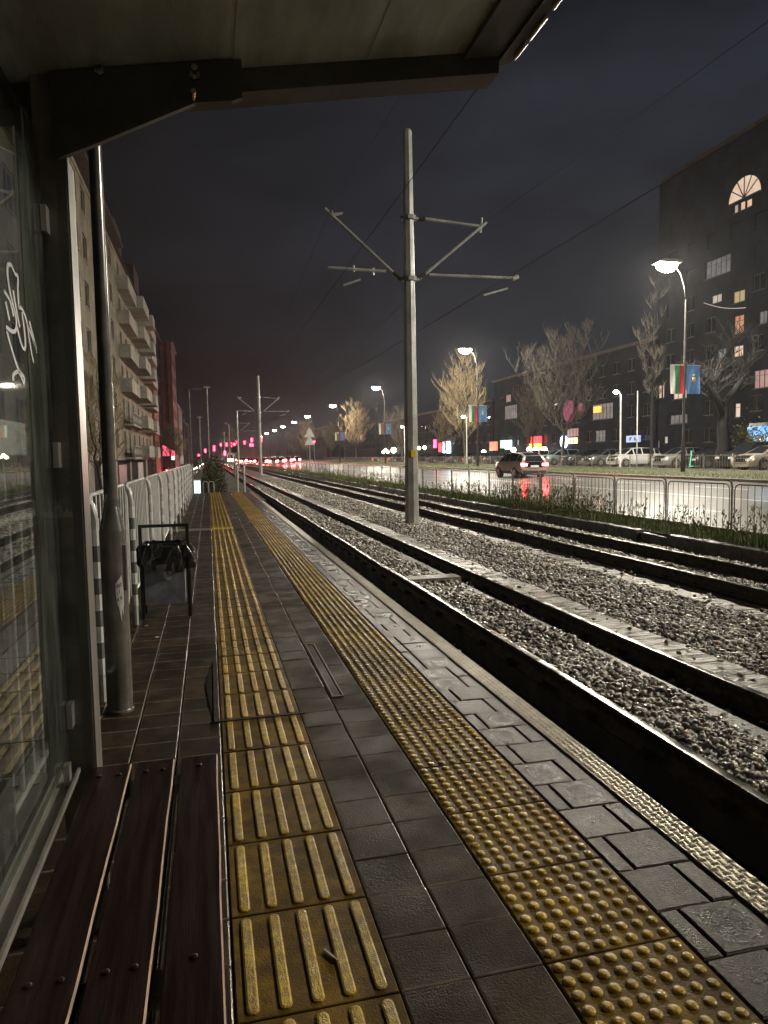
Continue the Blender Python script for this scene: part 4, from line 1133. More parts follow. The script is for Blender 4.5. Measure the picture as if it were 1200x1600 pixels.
# evergreen shrub by the kiosk
t = thing('shrub', 'dark evergreen shrub between the thick tree and the lit kiosk', 'shrub', (36.0, 41.6, .15))
V, F = leaf_cloud(2600, lambda: Vector((rnd.gauss(0,.75), rnd.gauss(0,.75), abs(rnd.gauss(1.3,.7)))), .12); arr('foliage', V, F, 'bush', t)
b = MB(); b.tube([(0,0,0),(.1,0,1.8)], [.06,.02], 6); b.build('trunk', 'bark_shaded', t)

# ------------------------------------------------------------------ cars
SED = [(-2.3,.62,.63,.9),(-2.22,.9,.92,.96),(-1.62,.97,1.0,1),(-.95,.97,1.36,1),(-.1,.96,1.44,1),(.5,.95,1.4,1),(1.3,.93,.97,1),(2.0,.84,.87,.97),(2.25,.66,.69,.9),(2.33,.45,.46,.84)]
HAT = [(-2.02,.6,.61,.93),(-2.0,.92,.95,.97),(-1.8,.99,1.3,1),(-1.35,.99,1.47,1),(-.2,.97,1.51,1),(.55,.96,1.46,1),(1.3,.95,.99,1),(1.85,.86,.9,.96),(2.06,.66,.69,.9),(2.12,.45,.46,.84)]
SUV = [(-2.28,.7,.71,.94),(-2.25,1.05,1.08,.98),(-2.05,1.1,1.5,1),(-1.5,1.1,1.68,1),(-.2,1.08,1.72,1),(.5,1.07,1.66,1),(1.2,1.05,1.1,1),(2.0,.97,1.01,.97),(2.25,.78,.8,.92),(2.32,.5,.51,.86)]
def car(name, label, cat, ST, pm, loc, rz, tail='tail_off', head='head_off', W=.9, group='parked cars', plate=False, detail=True):
    t = thing(name, label, cat, loc, rz, group)
    rowsz = []
    b = MB(); vs = []
    for (y, zb, zt, wf) in ST:
        green = zt - zb > .15
        tw = .68*W if green else .93*W*wf
        yy = y
        half = [(.0,.2),(.86*W*wf,.22),(.985*W*wf,.42),(1.0*W*wf,.62 if zb > .65 else zb*.8),(.955*W*wf,zb),(tw,zt-.012 if green else zt),(tw*.8,zt+ (.012 if green else .008)),(0,zt+.02)]
        vs.append([(x, yy, z) for x, z in half])
    n = len(vs[0]); flat = [p_ for r_ in vs for p_ in r_] + [(-p_[0],p_[1],p_[2]) for r_ in vs for p_ in r_]
    NS = len(ST); fs = []; o2 = NS*n
    for i in range(NS-1):
        for k in range(n-1):
            fs.append((i*n+k, (i+1)*n+k, (i+1)*n+k+1, i*n+k+1)); fs.append((o2+i*n+k, o2+i*n+k+1, o2+(i+1)*n+k+1, o2+(i+1)*n+k))
    for i in (0, NS-1):
        for k in range(n-1): fs.append((i*n+k, i*n+k+1, o2+i*n+k+1, o2+i*n+k) if i == 0 else (i*n+k, o2+i*n+k, o2+i*n+k+1, i*n+k+1))
    b.add(flat, fs)
    b.build('body', pm, t, 50)
    # windows: inset panels just proud of the greenhouse
    w = MB()
    def panel(q, ins=.09, off=.008, nm='side_window'):
        q = [Vector(p_) for p_ in q]; c = sum(q, Vector())/4; nrm = (q[2]-q[0]).cross(q[3]-q[1]).normalized()
        if nrm.dot(c - Vector((0,0,.7))) < 0: nrm = -nrm
        w = MB(); w.add([p_.lerp(c, ins) + nrm*off for p_ in q], [(0,1,2,3)]); w.build(nm, 'carglass', t)
    for i in range(NS-1):
        g0 = ST[i][2]-ST[i][1] > .15; g1 = ST[i+1][2]-ST[i+1][1] > .15
        A, B = vs[i], vs[i+1]
        mir = lambda p_: (-p_[0], p_[1], p_[2])
        if g0 or g1:
            for fn in (lambda p_: p_, mir): panel([fn(A[4]), fn(B[4]), fn(B[5]), fn(A[5])], .1 if g0 and g1 else .16)
        if g0 != g1 or abs(A[5][2]-B[5][2]) > .13:
            panel([A[6], B[6], mir(B[6]), mir(A[6])], .06, .014, 'windscreen' if ST[i][0] > 0 else 'rear_window')
    front = ST[-1][0]; rear = ST[0][0]; hz = ST[-2][1]-.06; tz = ST[1][1]-.14
    for sx in (-1, 1):
        b = MB(); b.obox((sx*.66*W, front-.1, hz), (.17,0,0), (sx*-.0,.09,0), (0,0,.06)); b.build('headlight', head, t)
        b = MB(); b.obox((sx*.74*W, rear+.045, tz), (.19 if tail != 'tail_far' else .24,0,0), (0,.075,0), (0,0,.075 if tail != 'tail_far' else .2)); b.build('tail_light', tail, t)
    if plate:
        b = MB(); b.box(-.26,.26,rear-.03,rear-.015,.62,.74); b.build('number_plate', 'plate', t)
        b = MB(); b.box(-.75,.75,rear-.02,rear+.1,.24,.42); b.build('bumper', 'tyre', t)
    if detail:
        for sx in (-1, 1):
            for yy in (1.38*front/2.3, 1.3*rear/2.3):
                b = MB(); b.tube([(sx*(W-.2),yy,.32),(sx*(W+.005),yy,.32)], .325, 20); wl = b.build('wheel', 'tyre', t, 40)
                b = MB(); b.tube([(sx*(W+.0055),yy,.32),(sx*(W+.018),yy,.32)], .2, 12); b.build('rim', 'rim', wl)
                b = MB(); b.tube([(sx*(W-.22),yy,.36),(sx*(W-.012),yy,.36)], .39, 16); b.build('wheel_arch', 'tyre', t)
    return t
P_silver = paint('silver', (.5,.5,.48), .7); P_dark = paint('dark', (.02,.022,.026)); P_white = paint('white', (.7,.7,.68), .05); P_beige = paint('beige', (.45,.4,.33), .5)
P_red = paint('dark_red', (.13,.01,.02), .2); P_grey = paint('grey', (.2,.21,.22), .6); P_blue = paint('pale_blue', (.3,.42,.45), .3)
ZP = .155
car('moving_car', 'pale hatchback driving away on the wet road with red tail lights lit', 'car', HAT, paint('pearl', (.34,.31,.3), .4), (18.95, 41.2, -.11), 0, tail='tail', W=.92, group='cars driving on the road', plate=True)
car('parked_car', 'silver sedan parked nose to the road in front of the thick dark tree', 'car', SED, P_silver, (33.6, 44.9, ZP), PI/2)
car('parked_car', 'white hatchback parked below the thin poles', 'car', HAT, P_white, (33.6, 51.3, ZP), PI/2)
car('parked_car', 'black car parked between the silver sedan and the scooter', 'car', SED, P_dark, (34.0, 42.1, ZP), PI/2)
car('parked_car', 'black off-road car at the right edge, beside the green scooter', 'car', SUV, P_dark, (34.2, 38.9, ZP), PI/2)
car('parked_car', 'beige car cut by the right edge of the picture', 'car', SED, P_beige, (32.9, 35.9, ZP), PI/2)
car('parked_car', 'dark sedan parked left of the white hatchback', 'car', SED, P_grey, (33.8, 55.2, ZP), PI/2)
car('parked_car', 'black sedan parked right of the leaning tree trunk', 'car', SED, P_dark, (33.8, 58.8, ZP), PI/2)
car('parked_car', 'pale blue car with bright windows under the round blue sign', 'car', HAT, P_blue, (33.8, 63.8, ZP), PI/2)
car('parked_car', 'white car right of the moving car', 'car', HAT, P_white, (33.8, 70.0, ZP), PI/2)
base = car('parked_car', 'dark car parked beyond the moving car', 'car', SED, P_dark, (33.8, 78, ZP), PI/2)
for y, c_ in ((85,'left of the salmon sign'),(92,'under the bulb lamp left of the moving car'),(101,'below the red and white box sign'),(110,'left of the box sign'),(124,'right beside the catenary pole'),(137,'left of the yellow shop lights')):
    dup(base, (33.8, y, ZP), PI/2, 'dark distant parked car ' + c_)
car('parked_car', 'dark red car parked in the lower side street behind the shelter glass', 'car', SUV, P_red, (-4.7, 20.2, -1.39), 0, group='cars in the side street')
# scooter
t = thing('scooter', 'mint green kick scooter standing by the far railing', 'scooter', (32.0, 41.6, ZP), R(70))
b = MB(); b.tube([(0,.45,.1),(0,.33,1.15)], .045, 8); b.build('stem', 'mint', t); b = MB(); b.tube([(-.25,.33,1.17),(.25,.33,1.17)], .03, 8); b.build('handlebar', 'mint', t)
b = MB(); b.box(-.09,.09,-.45,.4,.12,.19); b.build('deck', 'mint', t)
for yy in (.48,-.5):
    b = MB(); b.tube([(-.03,yy,.12),(.03,yy,.12)], .12, 14); b.build('wheel', 'tyre', t)
# queue of traffic far down the road
onc = car('oncoming_car', 'distant car with white headlights in the side street', 'car', HAT, P_grey, (-3.6, 150, -1.4), PI, head='head', group='cars coming down the side street', detail=False)
jam = car('queued_car', 'distant queued car with red brake lights glowing', 'car', HAT, P_grey, (12.0, 138, -.28), 0, tail='tail_far', group='queued cars far down the road', detail=False)
k = 0
for lane, xl in enumerate((11.7, 14.6, 17.7, 20.6)):
    y = 128 + lane*7 + (9 if lane == 0 else 0)
    while y < 330:
        y += rnd.uniform(13, 24)
        if lane == 3 and rnd.random() < .3: continue
        if lane == 0 and rnd.random() < .45:
            dup(onc, (xl, y, -.31), PI, 'distant car with white headlights facing the viewer in the queue', group='cars facing the viewer far down the road'); continue
        dup(jam, (xl + rnd.gauss(0,.2), y, -.36 + .34*(xl-10.1)/12.1), rnd.gauss(0,.02))
for (x, y) in ((-3.3, 175), (-2.8, 205), (-3.4, 240), (-2.6, 285)): dup(onc, (x, y, -1.4), PI)
for (x, y) in ((-5.6, 120), (-5.2, 160), (-5.4, 198)): 
    q = dup(jam, (x, y, -1.4), 0, 'distant car with red tail lights in the side street', group='cars leaving along the side street')

# distant tram with a bright headlamp, tram signals with red lamps
tr = thing('tram', 'distant tram on the far track with one very bright headlamp', 'tram', (6.97, 232, -.33))
b = MB(); b.prism([(-1.1,.35),(1.1,.35),(1.12,1.4),(1.0,3.0),(.6,3.3),(-.6,3.3),(-1.0,3.0),(-1.12,1.4)], 'y', 0, 15); b.build('body', 'sign_back', tr)
b = MB(); b.box(-.85,.85,-.02,-.005,1.5,2.6); b.build('windscreen', 'carglass', tr)
M['tramhead'] = emit('tram_headlamp', (1,.93,.7), 3500)
for x in (-.6, .6):
    b = MB(); b.tube([(x,-.06,.95),(x,-.01,.95)], .28, 12); b.build('headlamp', 'tramhead', tr)
def signal(x, y, h, label, n=1, r_=.16):
    t = thing('tram_signal', label, 'signal', (x, y, -.4), group='red signals along the tracks')
    b = MB(); b.lathe([(.06,0),(.05,h)], n=8); b.build('post', 'fence_dark', t)
    b = MB(); b.box(-.2,.2,-.12,.12,h-.2,h+.75); hd = b.build('signal_head', 'tyre', t)
    for i in range(n):
        b = MB(); b.tube([(0,-.15,h+.5-i*.42),(0,-.121,h+.5-i*.42)], r_, 12); b.build('lens', 'red_sig', hd)
    return t
signal(2.2, 62, 2.4, 'red tram signal left of the near track, nearer of two', 1, .12)
signal(3.9, 118, 3.6, 'double red signal between the tracks beside the third catenary pole', 2, .2)
signal(9.2, 128, 4.6, 'tall red traffic light at the left side of the road', 2, .22)
signal(21.9, 150, 4.4, 'red traffic light on the right kerb of the road', 1, .2)
signal(1.2, 140, 3.2, 'red signal at the far left of the tracks', 2, .2)
signal(9.4, 190, 5.4, 'farthest tall red traffic light above the queue', 2, .24)
signal(-1.8, 150, 1.9, 'low red light at the edge of the side street', 1, .2)
for i, (x, y, h) in enumerate(((6.0,165,4.6),(10.2,172,5.6),(5.2,205,5.2),(8.6,225,6.2),(12.4,215,5.2),(1.6,185,4.2),(-.6,190,3.4),(3.4,150,2.4),(14.5,240,5.6),(4.4,250,6.0))):  # lamps added to build up the tall red smear over the queue
    signal(x, y, h, 'small added red lamp filling the tail light glow above the distant queue', 2, .26)
# paired triangular signs seen from behind
t = thing('traffic_sign', 'two grey backed triangular traffic signs on one pole at the road fence', 'traffic sign', (9.4, 67.4, -.3))
b = MB(); b.lathe([(.04,0),(.035,4.35)], n=8); b.build('post', 'sign_back', t)
for z in (3.5, 2.75):
    b = MB(); b.prism([(-.46,z),(.46,z),(.5,z+.05),(.05,z+.82),(-.05,z+.82),(-.5,z+.05)], 'y', -.06, -.045); b.build('sign_plate', 'sign_back', t)
# dark poles on the left beyond the platform
for i, (x, y, h, lb) in enumerate(((.1, 60, 7.6, 'tall thin dark pole just beyond the bush'), (-.7, 75, 6.0, 'dark pole with a camera box left of the tall thin pole'), (-1.3, 130, 7.0, 'farther dark pole behind the platform lamp post'))):
    b = MB(); b.lathe([(.07,0),(.045,h)], n=8); b.box(-.25,.25,-.06,.06,h-.15,h-.05)
    o = b.build('signal_pole', 'fence_dark', None, 40); o.location = (x, y, -.4); tag(o, lb, 'pole')

# billboard on two posts and wall panels seen on the left
t = thing('notice_board', 'white board on two posts in the side street, seen through the shelter glass', 'board', (-6.2, 25.6, -1.3))
b = MB(); b.box(-.05,.05,-2.6,1.6,2.85,3.95); b.build('board_panel', 'board', t)
for y in (-1.2, .8):
    b = MB(); b.lathe([(.04,0),(.04,2.84)], (0,y,0), 8); b.build('post', 'fence_grey', t)

# ------------------------------------------------------------------ buildings
def facade(b, X, y0, y1, z0, z1, holes, depth=.18, face=1, mi=0):
    """wall skin in the plane x=X with rectangular holes and their reveals; face=+1 looks to +x"""
    ysx = sorted({y0, y1, *[h[0] for h in holes], *[h[1] for h in holes]}); zsx = sorted({z0, z1, *[h[2] for h in holes], *[h[3] for h in holes]})
    hs = list(holes)
    for i in range(len(ysx)-1):
        run = None
        for j in range(len(zsx)-1):
            cy, cz = (ysx[i]+ysx[i+1])/2, (zsx[j]+zsx[j+1])/2
            inside = any(h[0] < cy < h[1] and h[2] < cz < h[3] for h in hs)
            if not inside:
                q = [(X,ysx[i],zsx[j]),(X,ysx[i+1],zsx[j]),(X,ysx[i+1],zsx[j+1]),(X,ysx[i],zsx[j+1])]
                b.add(q if face > 0 else q[::-1], [(0,1,2,3)], mi)
    Xi = X - face*depth
    for (ya, yb, za, zb) in hs:
        b.add([(X,ya,za),(X,yb,za),(Xi,yb,za),(Xi,ya,za)], [(0,1,2,3)], mi); b.add([(X,ya,zb),(X,yb,zb),(Xi,yb,zb),(Xi,ya,zb)], [(0,3,2,1)], mi)
        b.add([(X,ya,za),(X,ya,zb),(Xi,ya,zb),(Xi,ya,za)], [(0,3,2,1)], mi); b.add([(X,yb,za),(X,yb,zb),(Xi,yb,zb),(Xi,yb,za)], [(0,1,2,3)], mi)
def window(h, X, face, parent, glassm='winglass', framem='frame', mull=1, name='window', depth=.14, transom=False):
    ya, yb, za, zb = h; Xi = X - face*depth
    b = MB(); x0, x1 = sorted((Xi, Xi - face*.03)); b.box(x0, x1, ya, yb, za, zb, 0)
    xf0, xf1 = sorted((Xi + face*.002, Xi + face*.05)); w_ = .05
    b.box(xf0, xf1, ya, ya+w_, za, zb, 1); b.box(xf0, xf1, yb-w_, yb, za, zb, 1); b.box(xf0, xf1, ya+w_, yb-w_, za, za+w_, 1); b.box(xf0, xf1, ya+w_, yb-w_, zb-w_, zb, 1)
    for k in range(mull):
        y = ya + (yb-ya)*(k+1)/(mull+1); b.box(xf0, xf1, y-.025, y+.025, za+w_, zb-w_, 1)
    if transom: b.box(xf0, xf1+0, ya+w_, yb-w_, zb-(zb-za)*.3-.02, zb-(zb-za)*.3+.02, 1)
    xs0, xs1 = sorted((X + face*.003, X + face*.06)); b.box(xs0, xs1, ya-.05, yb+.05, za-.08, za-.01, 1)
    return child_world(b.build(name, [glassm, framem]), parent)

# cream apartment block on the left
XL = -7.2
ap = thing('apartment_block', 'long cream apartment block with rows of white balconies on the left', 'building', (XL, 70, -1.4))
fl = [2.3 + 2.95*i for i in range(6)]
holes = []
yws = [27.2, 30.6, 34.0, 37.4, 40.8, 45.6, 49.0, 54.0, 57.4, 61.6]
for z in fl:
    for y in yws: holes.append((y, y+1.75, z, z+1.6))
    for y in (67.6, 71.6, 76.2, 81.4, 86.2, 91.4, 96.4): holes.append((y, y+1.5, z-.6, z+1.6))
b = MB(); facade(b, XL, 20, 102, 1.6, 19.4, holes)
b.box(XL-10, XL-.25, 20, 102, 1.6, 19.4, 0)
b.box(XL+.003, XL+.12, 20, 102, 1.3, 1.6, 0); b.box(XL+.003, XL+.06, 20, 66.5, 18.9, 19.1, 0)
child_world(b.build('wall', 'cream'), ap)
for i, h in enumerate(holes):
    if h[0] < 40 and (i % 2): pass
    window(h, XL, 1, ap, 'winglass', 'frame', 1 if h[3]-h[2] < 1.8 else 0, 'window' if h[3]-h[2] < 1.8 else 'balcony_door')
b = MB(); b.prism([(XL-10,19.402),(XL+.75,19.402),(XL+.75,19.6),(XL-2.2,22.0),(XL-10,22.0)], 'y', 19.5, 66); b.prism([(XL-10,19.403),(XL+.3,19.403),(XL-1.6,21.6),(XL-10,21.6)], 'y', 66.01, 102)
b.box(XL-1.6, XL-.2, 68, 74, 19.9, 22.8); b.box(XL-1.6, XL-.2, 86, 92, 19.9, 23.2)
child_world(b.build('roof', 'rooftile'), ap)
def balcony(y0, y1, out, z, parent, m='cream2', rail=False):
    b = MB(); b.box(XL+.004, XL+out, y0, y1, z-.16, z)
    if rail:
        for y in np.arange(y0+.1, y1, .5): b.box(XL+out-.06, XL+out-.01, y-.02, y+.02, z+.002, z+.95)
        b.box(XL+out-.08, XL+out, y0, y1, z+.95, z+1.02); b.box(XL+out-.05, XL+out-.03, y0, y1, z+.25, z+.7)
    else:
        b.box(XL+out-.1, XL+out, y0, y1, z+.001, z+1.02); b.box(XL+.004, XL+out-.101, y0, y0+.1, z+.001, z+1.02); b.box(XL+.004, XL+out-.101, y1-.1, y1, z+.001, z+1.02)
    child_world(b.build('balcony', m), parent)
for z in fl:
    balcony(66.6, 74.2, .95, z-.75, ap, rail=z < 6)
    balcony(75.4, 82.4, 1.5, z-.6, ap)
    balcony(85, 88.4, 1.7, z-.6, ap); balcony(90.4, 99, 1.1, z-.6, ap)
b = MB(); b.box(XL-.22, XL-.12, 20, 102, -1.4, 1.3)
child_world(b.build('shop_wall', 'darkwall'), ap)
for (ya, yb, z0, z1, m_, nm) in ((44,47,-.6,1.25,'board','shop_poster'),(47.6,49.8,-.9,1.28,'cream','shop_pillar'),(52,55,-.9,1.2,'grey_panel','shop_window'),(55.3,58.6,-.9,1.2,'grey_panel','shop_window'),(60,62.4,-1.2,1.2,'cream','shop_pillar'),
                                 (63,69,-1.2,.9,'blue_panel','shop_shutter'),(72,73.5,-1.3,1.3,'cream','shop_pillar'),(80,86,-1.3,1.0,'grey_panel','shop_window'),(90,92,-1.3,1.3,'cream','shop_pillar')):
    b = MB(); b.box(XL-.115, XL-.06, ya, yb, z0, z1)
    if nm == 'shop_poster': b.ball((XL-.055, 45.6, .4), .38, 10, 8, (.05,.8,1.5), 1)
    child_world(b.build(nm, [m_, 'ink']), ap)

def simple_block(name, label, x0, x1, y0, y1, z0, z1, wall, winrows, face=1, glass='winglass', framem='frame_dark', roofm=None, group=None):
    t = thing(name, label, 'building', ((x0+x1)/2, (y0+y1)/2, z0), group=group)
    X = x1 if face > 0 else x0
    b = MB(); facade(b, X, y0, y1, z0, z1, winrows, face=face)
    if face > 0: b.box(x0, X-.22, y0, y1, z0, z1)
    else: b.box(X+.22, x1, y0, y1, z0, z1)
    # close the thin slot at the ends so the body reads solid
    xa, xb = sorted((X, X-face*.22)); b.box(xa, xb, y0-.01, y0, z0, z1); b.box(xa, xb, y1, y1+.01, z0, z1)
    child_world(b.build('wall', wall), t)
    b = MB(); b.box(x0-.3, x1+.3, y0-.2, y1+.2, z1, z1+.35); child_world(b.build('roof', roofm or 'rooftile'), t)
    for h in winrows: window(h, X, face, t, glass, framem, 1)
    return t
def grid(y0, y1, dy, w, zs, h, skip=.0):
    return [(y, y+w, z, z+h) for z in zs for y in np.arange(y0, y1-w, dy) if rnd.random() >= skip]
simple_block('brick_building', 'narrow red brick block between the balconies and the dark block on the left', -17, -6.9, 102.3, 111, -1.4, 19.5, 'brick', grid(103, 111, 2.6, 1.4, [2.3+2.95*i for i in range(5)], 1.6))
simple_block('dark_building', 'dark unlit block left of the red building', -17, -7.1, 111.3, 124.6, -1.4, 20.3, 'darkwall', grid(112.2, 124, 2.9, 1.5, [2.3+2.95*i for i in range(6)], 1.6))
rb = simple_block('red_building', 'tall building with red sign glow painted into its walls beside the left street', -16, -5.35, 125, 140, -1.4, 20.7, 'redlitwall', grid(126, 140, 3.2, 1.5, [2.3+2.95*i for i in range(6)], 1.6))
b = MB(); b.box(-6.1, -6.0, 124.7, 124.985, 1, 20.6); child_world(b.build('wall_rib', 'redlitwall'), rb)
hts = [(141, 162, 17, 'darkwall2'), (163, 190, 14, 'darkwall'), (191, 225, 15, 'darkwall2'), (226, 275, 13, 'darkwall'), (276, 350, 14, 'darkwall2')]
for i, (ya, yb, h, m_) in enumerate(hts):
    simple_block('terrace_building', f'dim block on the left street, {ORD[i]} beyond the red building', -18, -7.2+.3*(i%2), ya+.3, yb, -1.4, h, m_, grid(ya+2, yb-1, 4.2, 1.6, [2.3+2.95*k for k in range(int((h-4)/2.95))], 1.6, .1), group='dim blocks along the left street')
# pink lit sign and awning on the left
M['pinksign'] = emit('pink_sign', (1,.12,.2), 2.2); M['whitesign'] = emit('white_sign', (1,.8,.8), 4)
t = thing('shop_awning', 'pink lit shop awning at the foot of the red building', 'awning', (-5.6, 116, 1.2))
b = MB(); b.prism([(-1.2,2.3),(.5,1.3),(.5,.6),(-1.2,.6)], 'y', 0, 2.5); b.build('canopy', 'pinksign', t)
b = MB(); b.box(.1,.55,-.06,-.01,.0,.55); b.build('sign_panel', 'whitesign', t)

# right side buildings at x = 51
XR = 51.0
def rs(y): return y*1.35
def rzv(z): return 1.35 + (z-1.35)*1.35
LIT = {}
def litmat(nm, c, c2, s): M[nm] = emit_noise(nm, c, c2, s, 1.3)
litmat('lit_peach', (1,.62,.42), (1,.78,.6), .75); litmat('lit_orange', (1,.3,.1), (.85,.38,.2), .55); litmat('lit_yellow', (.95,.7,.25), (.8,.6,.3), .5)
litmat('lit_dim', (.28,.27,.27), (.1,.1,.11), .5); litmat('lit_cream', (.95,.85,.65), (.7,.5,.5), .6); litmat('lit_pink', (.75,.35,.3), (.9,.5,.42), .42)
lits = [(42.9,46.1,0,0,'arch'),(45.15,45.6,18.5,19.1,'lit_cream'),(44.45,44.98,18.5,19.1,'lit_peach'),(43.8,44.38,18.5,19.05,'lit_peach'),
        (45.8,48.5,14.5,15.8,'lit_dim'),(46.65,47.75,12.5,13.1,'lit_cream'),(44.27,45.44,12.05,12.87,'lit_yellow'),(44.3,45.3,9.8,11.1,'lit_orange'),(42.1,42.87,10.1,10.95,'lit_dim'),
        (44.3,45.3,8.15,8.93,'lit_peach'),(46.05,47.0,8.24,8.96,'lit_dim'),(41.8,43.2,5.67,6.92,'lit_pink'),(50.5,52.23,5.62,6.82,'lit_peach'),(53.43,54.32,5.88,6.97,'lit_peach'),
        (44.45,45.03,3.74,4.77,'lit_peach'),(46.1,46.73,1.67,2.54,'lit_orange'),(45.45,45.65,1.5,2.46,'lit_peach'),(50.36,52.6,3.59,4.33,'lit_dim'),(52.85,53.35,2.0,2.6,'lit_cream'),(54.0,54.45,1.63,2.3,'lit_cream')]
def right_block(name, label, y0, y1, z1, wall, lit, arch=False, base=.1, X=XR, rows=None, depth=14):
    t = thing(name, label, 'building', (X+depth/2, (y0+y1)/2, base))
    hl = [(rs(a), rs(c), rzv(d), rzv(e)) for a, c, d, e, m_ in lit if m_ != 'arch']
    dark = []
    for z in (rows or []):
        for y in np.arange(y0+1.5, y1-2, 3.3):
            h = (y, y+1.5, z, z+1.5)
            if any(h[0] < q[1]+.3 and h[1] > q[0]-.3 and h[2] < q[3]+.3 and h[3] > q[2]-.3 for q in hl): continue
            dark.append(h)
    b = MB(); facade(b, X, y0, y1, base, z1, hl+dark, face=-1); b.box(X+.22, X+depth, y0, y1, base, z1)
    b.box(X, X+.22, y0-.01, y0, base, z1); b.box(X, X+.22, y1, y1+.01, base, z1)
    child_world(b.build('wall', wall), t)
    b = MB(); b.box(X-.35, X+depth, y0-.2, y1+.2, z1, z1+.4); child_world(b.build('roof', 'rooftile'), t)
    for h in dark[:70]: window(h, X, -1, t, 'winglass', 'frame_dark', 1)
    i = 0
    for a, c, d, e, m_ in lit:
        if m_ == 'arch': continue
        h = hl[i]; i += 1
        window(h, X, -1, t, m_, 'frame_dark', max(0, int((h[1]-h[0])/.9)-0), 'lit_window', transom=(h[3]-h[2] > 1.3))
    return t
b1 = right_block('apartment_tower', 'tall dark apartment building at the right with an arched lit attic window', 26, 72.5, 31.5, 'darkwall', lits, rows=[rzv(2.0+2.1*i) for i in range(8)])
# arched attic window
cy, zb_ = rs(44.5), rzv(19.25); rr = rs(1.55)
b = MB(); n = 20
pts = [(cy + rr*math.cos(PI*k/n), zb_ + .95*rr*math.sin(PI*k/n)) for k in range(n+1)]
b.prism(pts, 'x', XR-.06, XR-.02)
for k in (0, 4, 7, 10, 13, 16, 20):
    a = PI*k/n; b.obox((XR-.09, cy+.5*rr*math.cos(a), zb_+.475*rr*math.sin(a)), (.02,0,0), (0,.5*rr*math.cos(a),.475*rr*math.sin(a)), (0,-.05*math.sin(a),.05*math.cos(a)), 1)
child_world(b.build('arched_window', ['lit_peach', 'frame_dark']), b1)
lits2 = [(85.0,86.6,8.0,8.9,'lit_pink'),(83.1,87.0,5.8,7.5,'lit_dim'),(67.8,70.4,3.06,3.94,'lit_pink'),(62.6,64.5,2.39,3.5,'lit_dim'),(61.3,65.1,4.6,6.1,'lit_dim')]
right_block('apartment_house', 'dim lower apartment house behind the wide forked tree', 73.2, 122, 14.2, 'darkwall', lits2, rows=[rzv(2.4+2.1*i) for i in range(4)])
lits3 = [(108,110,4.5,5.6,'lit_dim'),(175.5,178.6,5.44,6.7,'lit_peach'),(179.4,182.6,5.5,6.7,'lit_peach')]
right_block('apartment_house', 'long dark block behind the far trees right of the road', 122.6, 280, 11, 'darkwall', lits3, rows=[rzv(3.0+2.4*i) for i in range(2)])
right_block('apartment_house', 'farthest dark block at the end of the road', 281, 420, 13, 'darkwall', [], rows=[4, 8], X=46)
# rear dark blocks behind
# illuminated signs and shop fronts
def sign(name, label, y0, y1, z0, z1, m_, X=XR-.35, d=.25, shape='box', text=None):
    t = thing(name, label, 'sign', (X, rs((y0+y1)/2), rzv(z0)), group='lit signs along the far side')
    w = rs(y1-y0)/2; h = (z1-z0)*1.35
    b = MB()
    if shape == 'round': b.tube([(-d,0,h/2),(-.02,0,h/2)], max(w*.8, h/2), 20); b.build('light_box', m_, t, 40)
    else: b.cbox(-d, 0, -w, w, 0, h, .02); b.build('light_box', m_, t)
    b = MB(); b.box(.001, .33, -.04, .04, h*.4, h*.6); b.build('bracket', 'frame_dark', t)
    if text:
        b = MB(); k = len(text)
        for i, ch in enumerate(text):
            cw = 2*w/(k+.6); y_ = w - cw*(i+.8)
            b.box(-d-.02, -d-.003, y_-cw*.12, y_+cw*.12, h*.25, h*.75); b.box(-d-.02, -d-.003, y_-cw*.3, y_+cw*.121-cw*.25, h*.25 if i % 2 else h*.55, h*.4 if i % 2 else h*.75)
        b.build('lettering', 'frame_dark', t)
    return t
M['s_bluewhite'] = emit('sign_blue_white', (.55,.7,1), 9); M['s_warm'] = emit('sign_warm', (1,.65,.3), 3); M['s_red'] = emit('sign_red', (1,.04,.06), 4); M['s_yellow'] = emit('sign_yellow', (1,.55,.08), 1.2)
M['s_green'] = emit('sign_green', (.35,1,.4), 3); M['s_white'] = emit('sign_white', (.85,1,1), 5); M['s_salmon'] = emit('sign_salmon', (1,.35,.22), .8); M['s_bulb'] = emit('bulb_warm', (1,.88,.6), 22)
M['s_mag'] = emit('sign_magenta', (.5,.02,.16), .22); M['s_dimblue'] = emit('sign_dim_blue', (.5,.65,1), .8); M['s_lblue'] = emit('sign_light_blue', (.6,.8,1), 5); M['s_pink'] = emit('sign_pink', (1,.1,.3), 3)
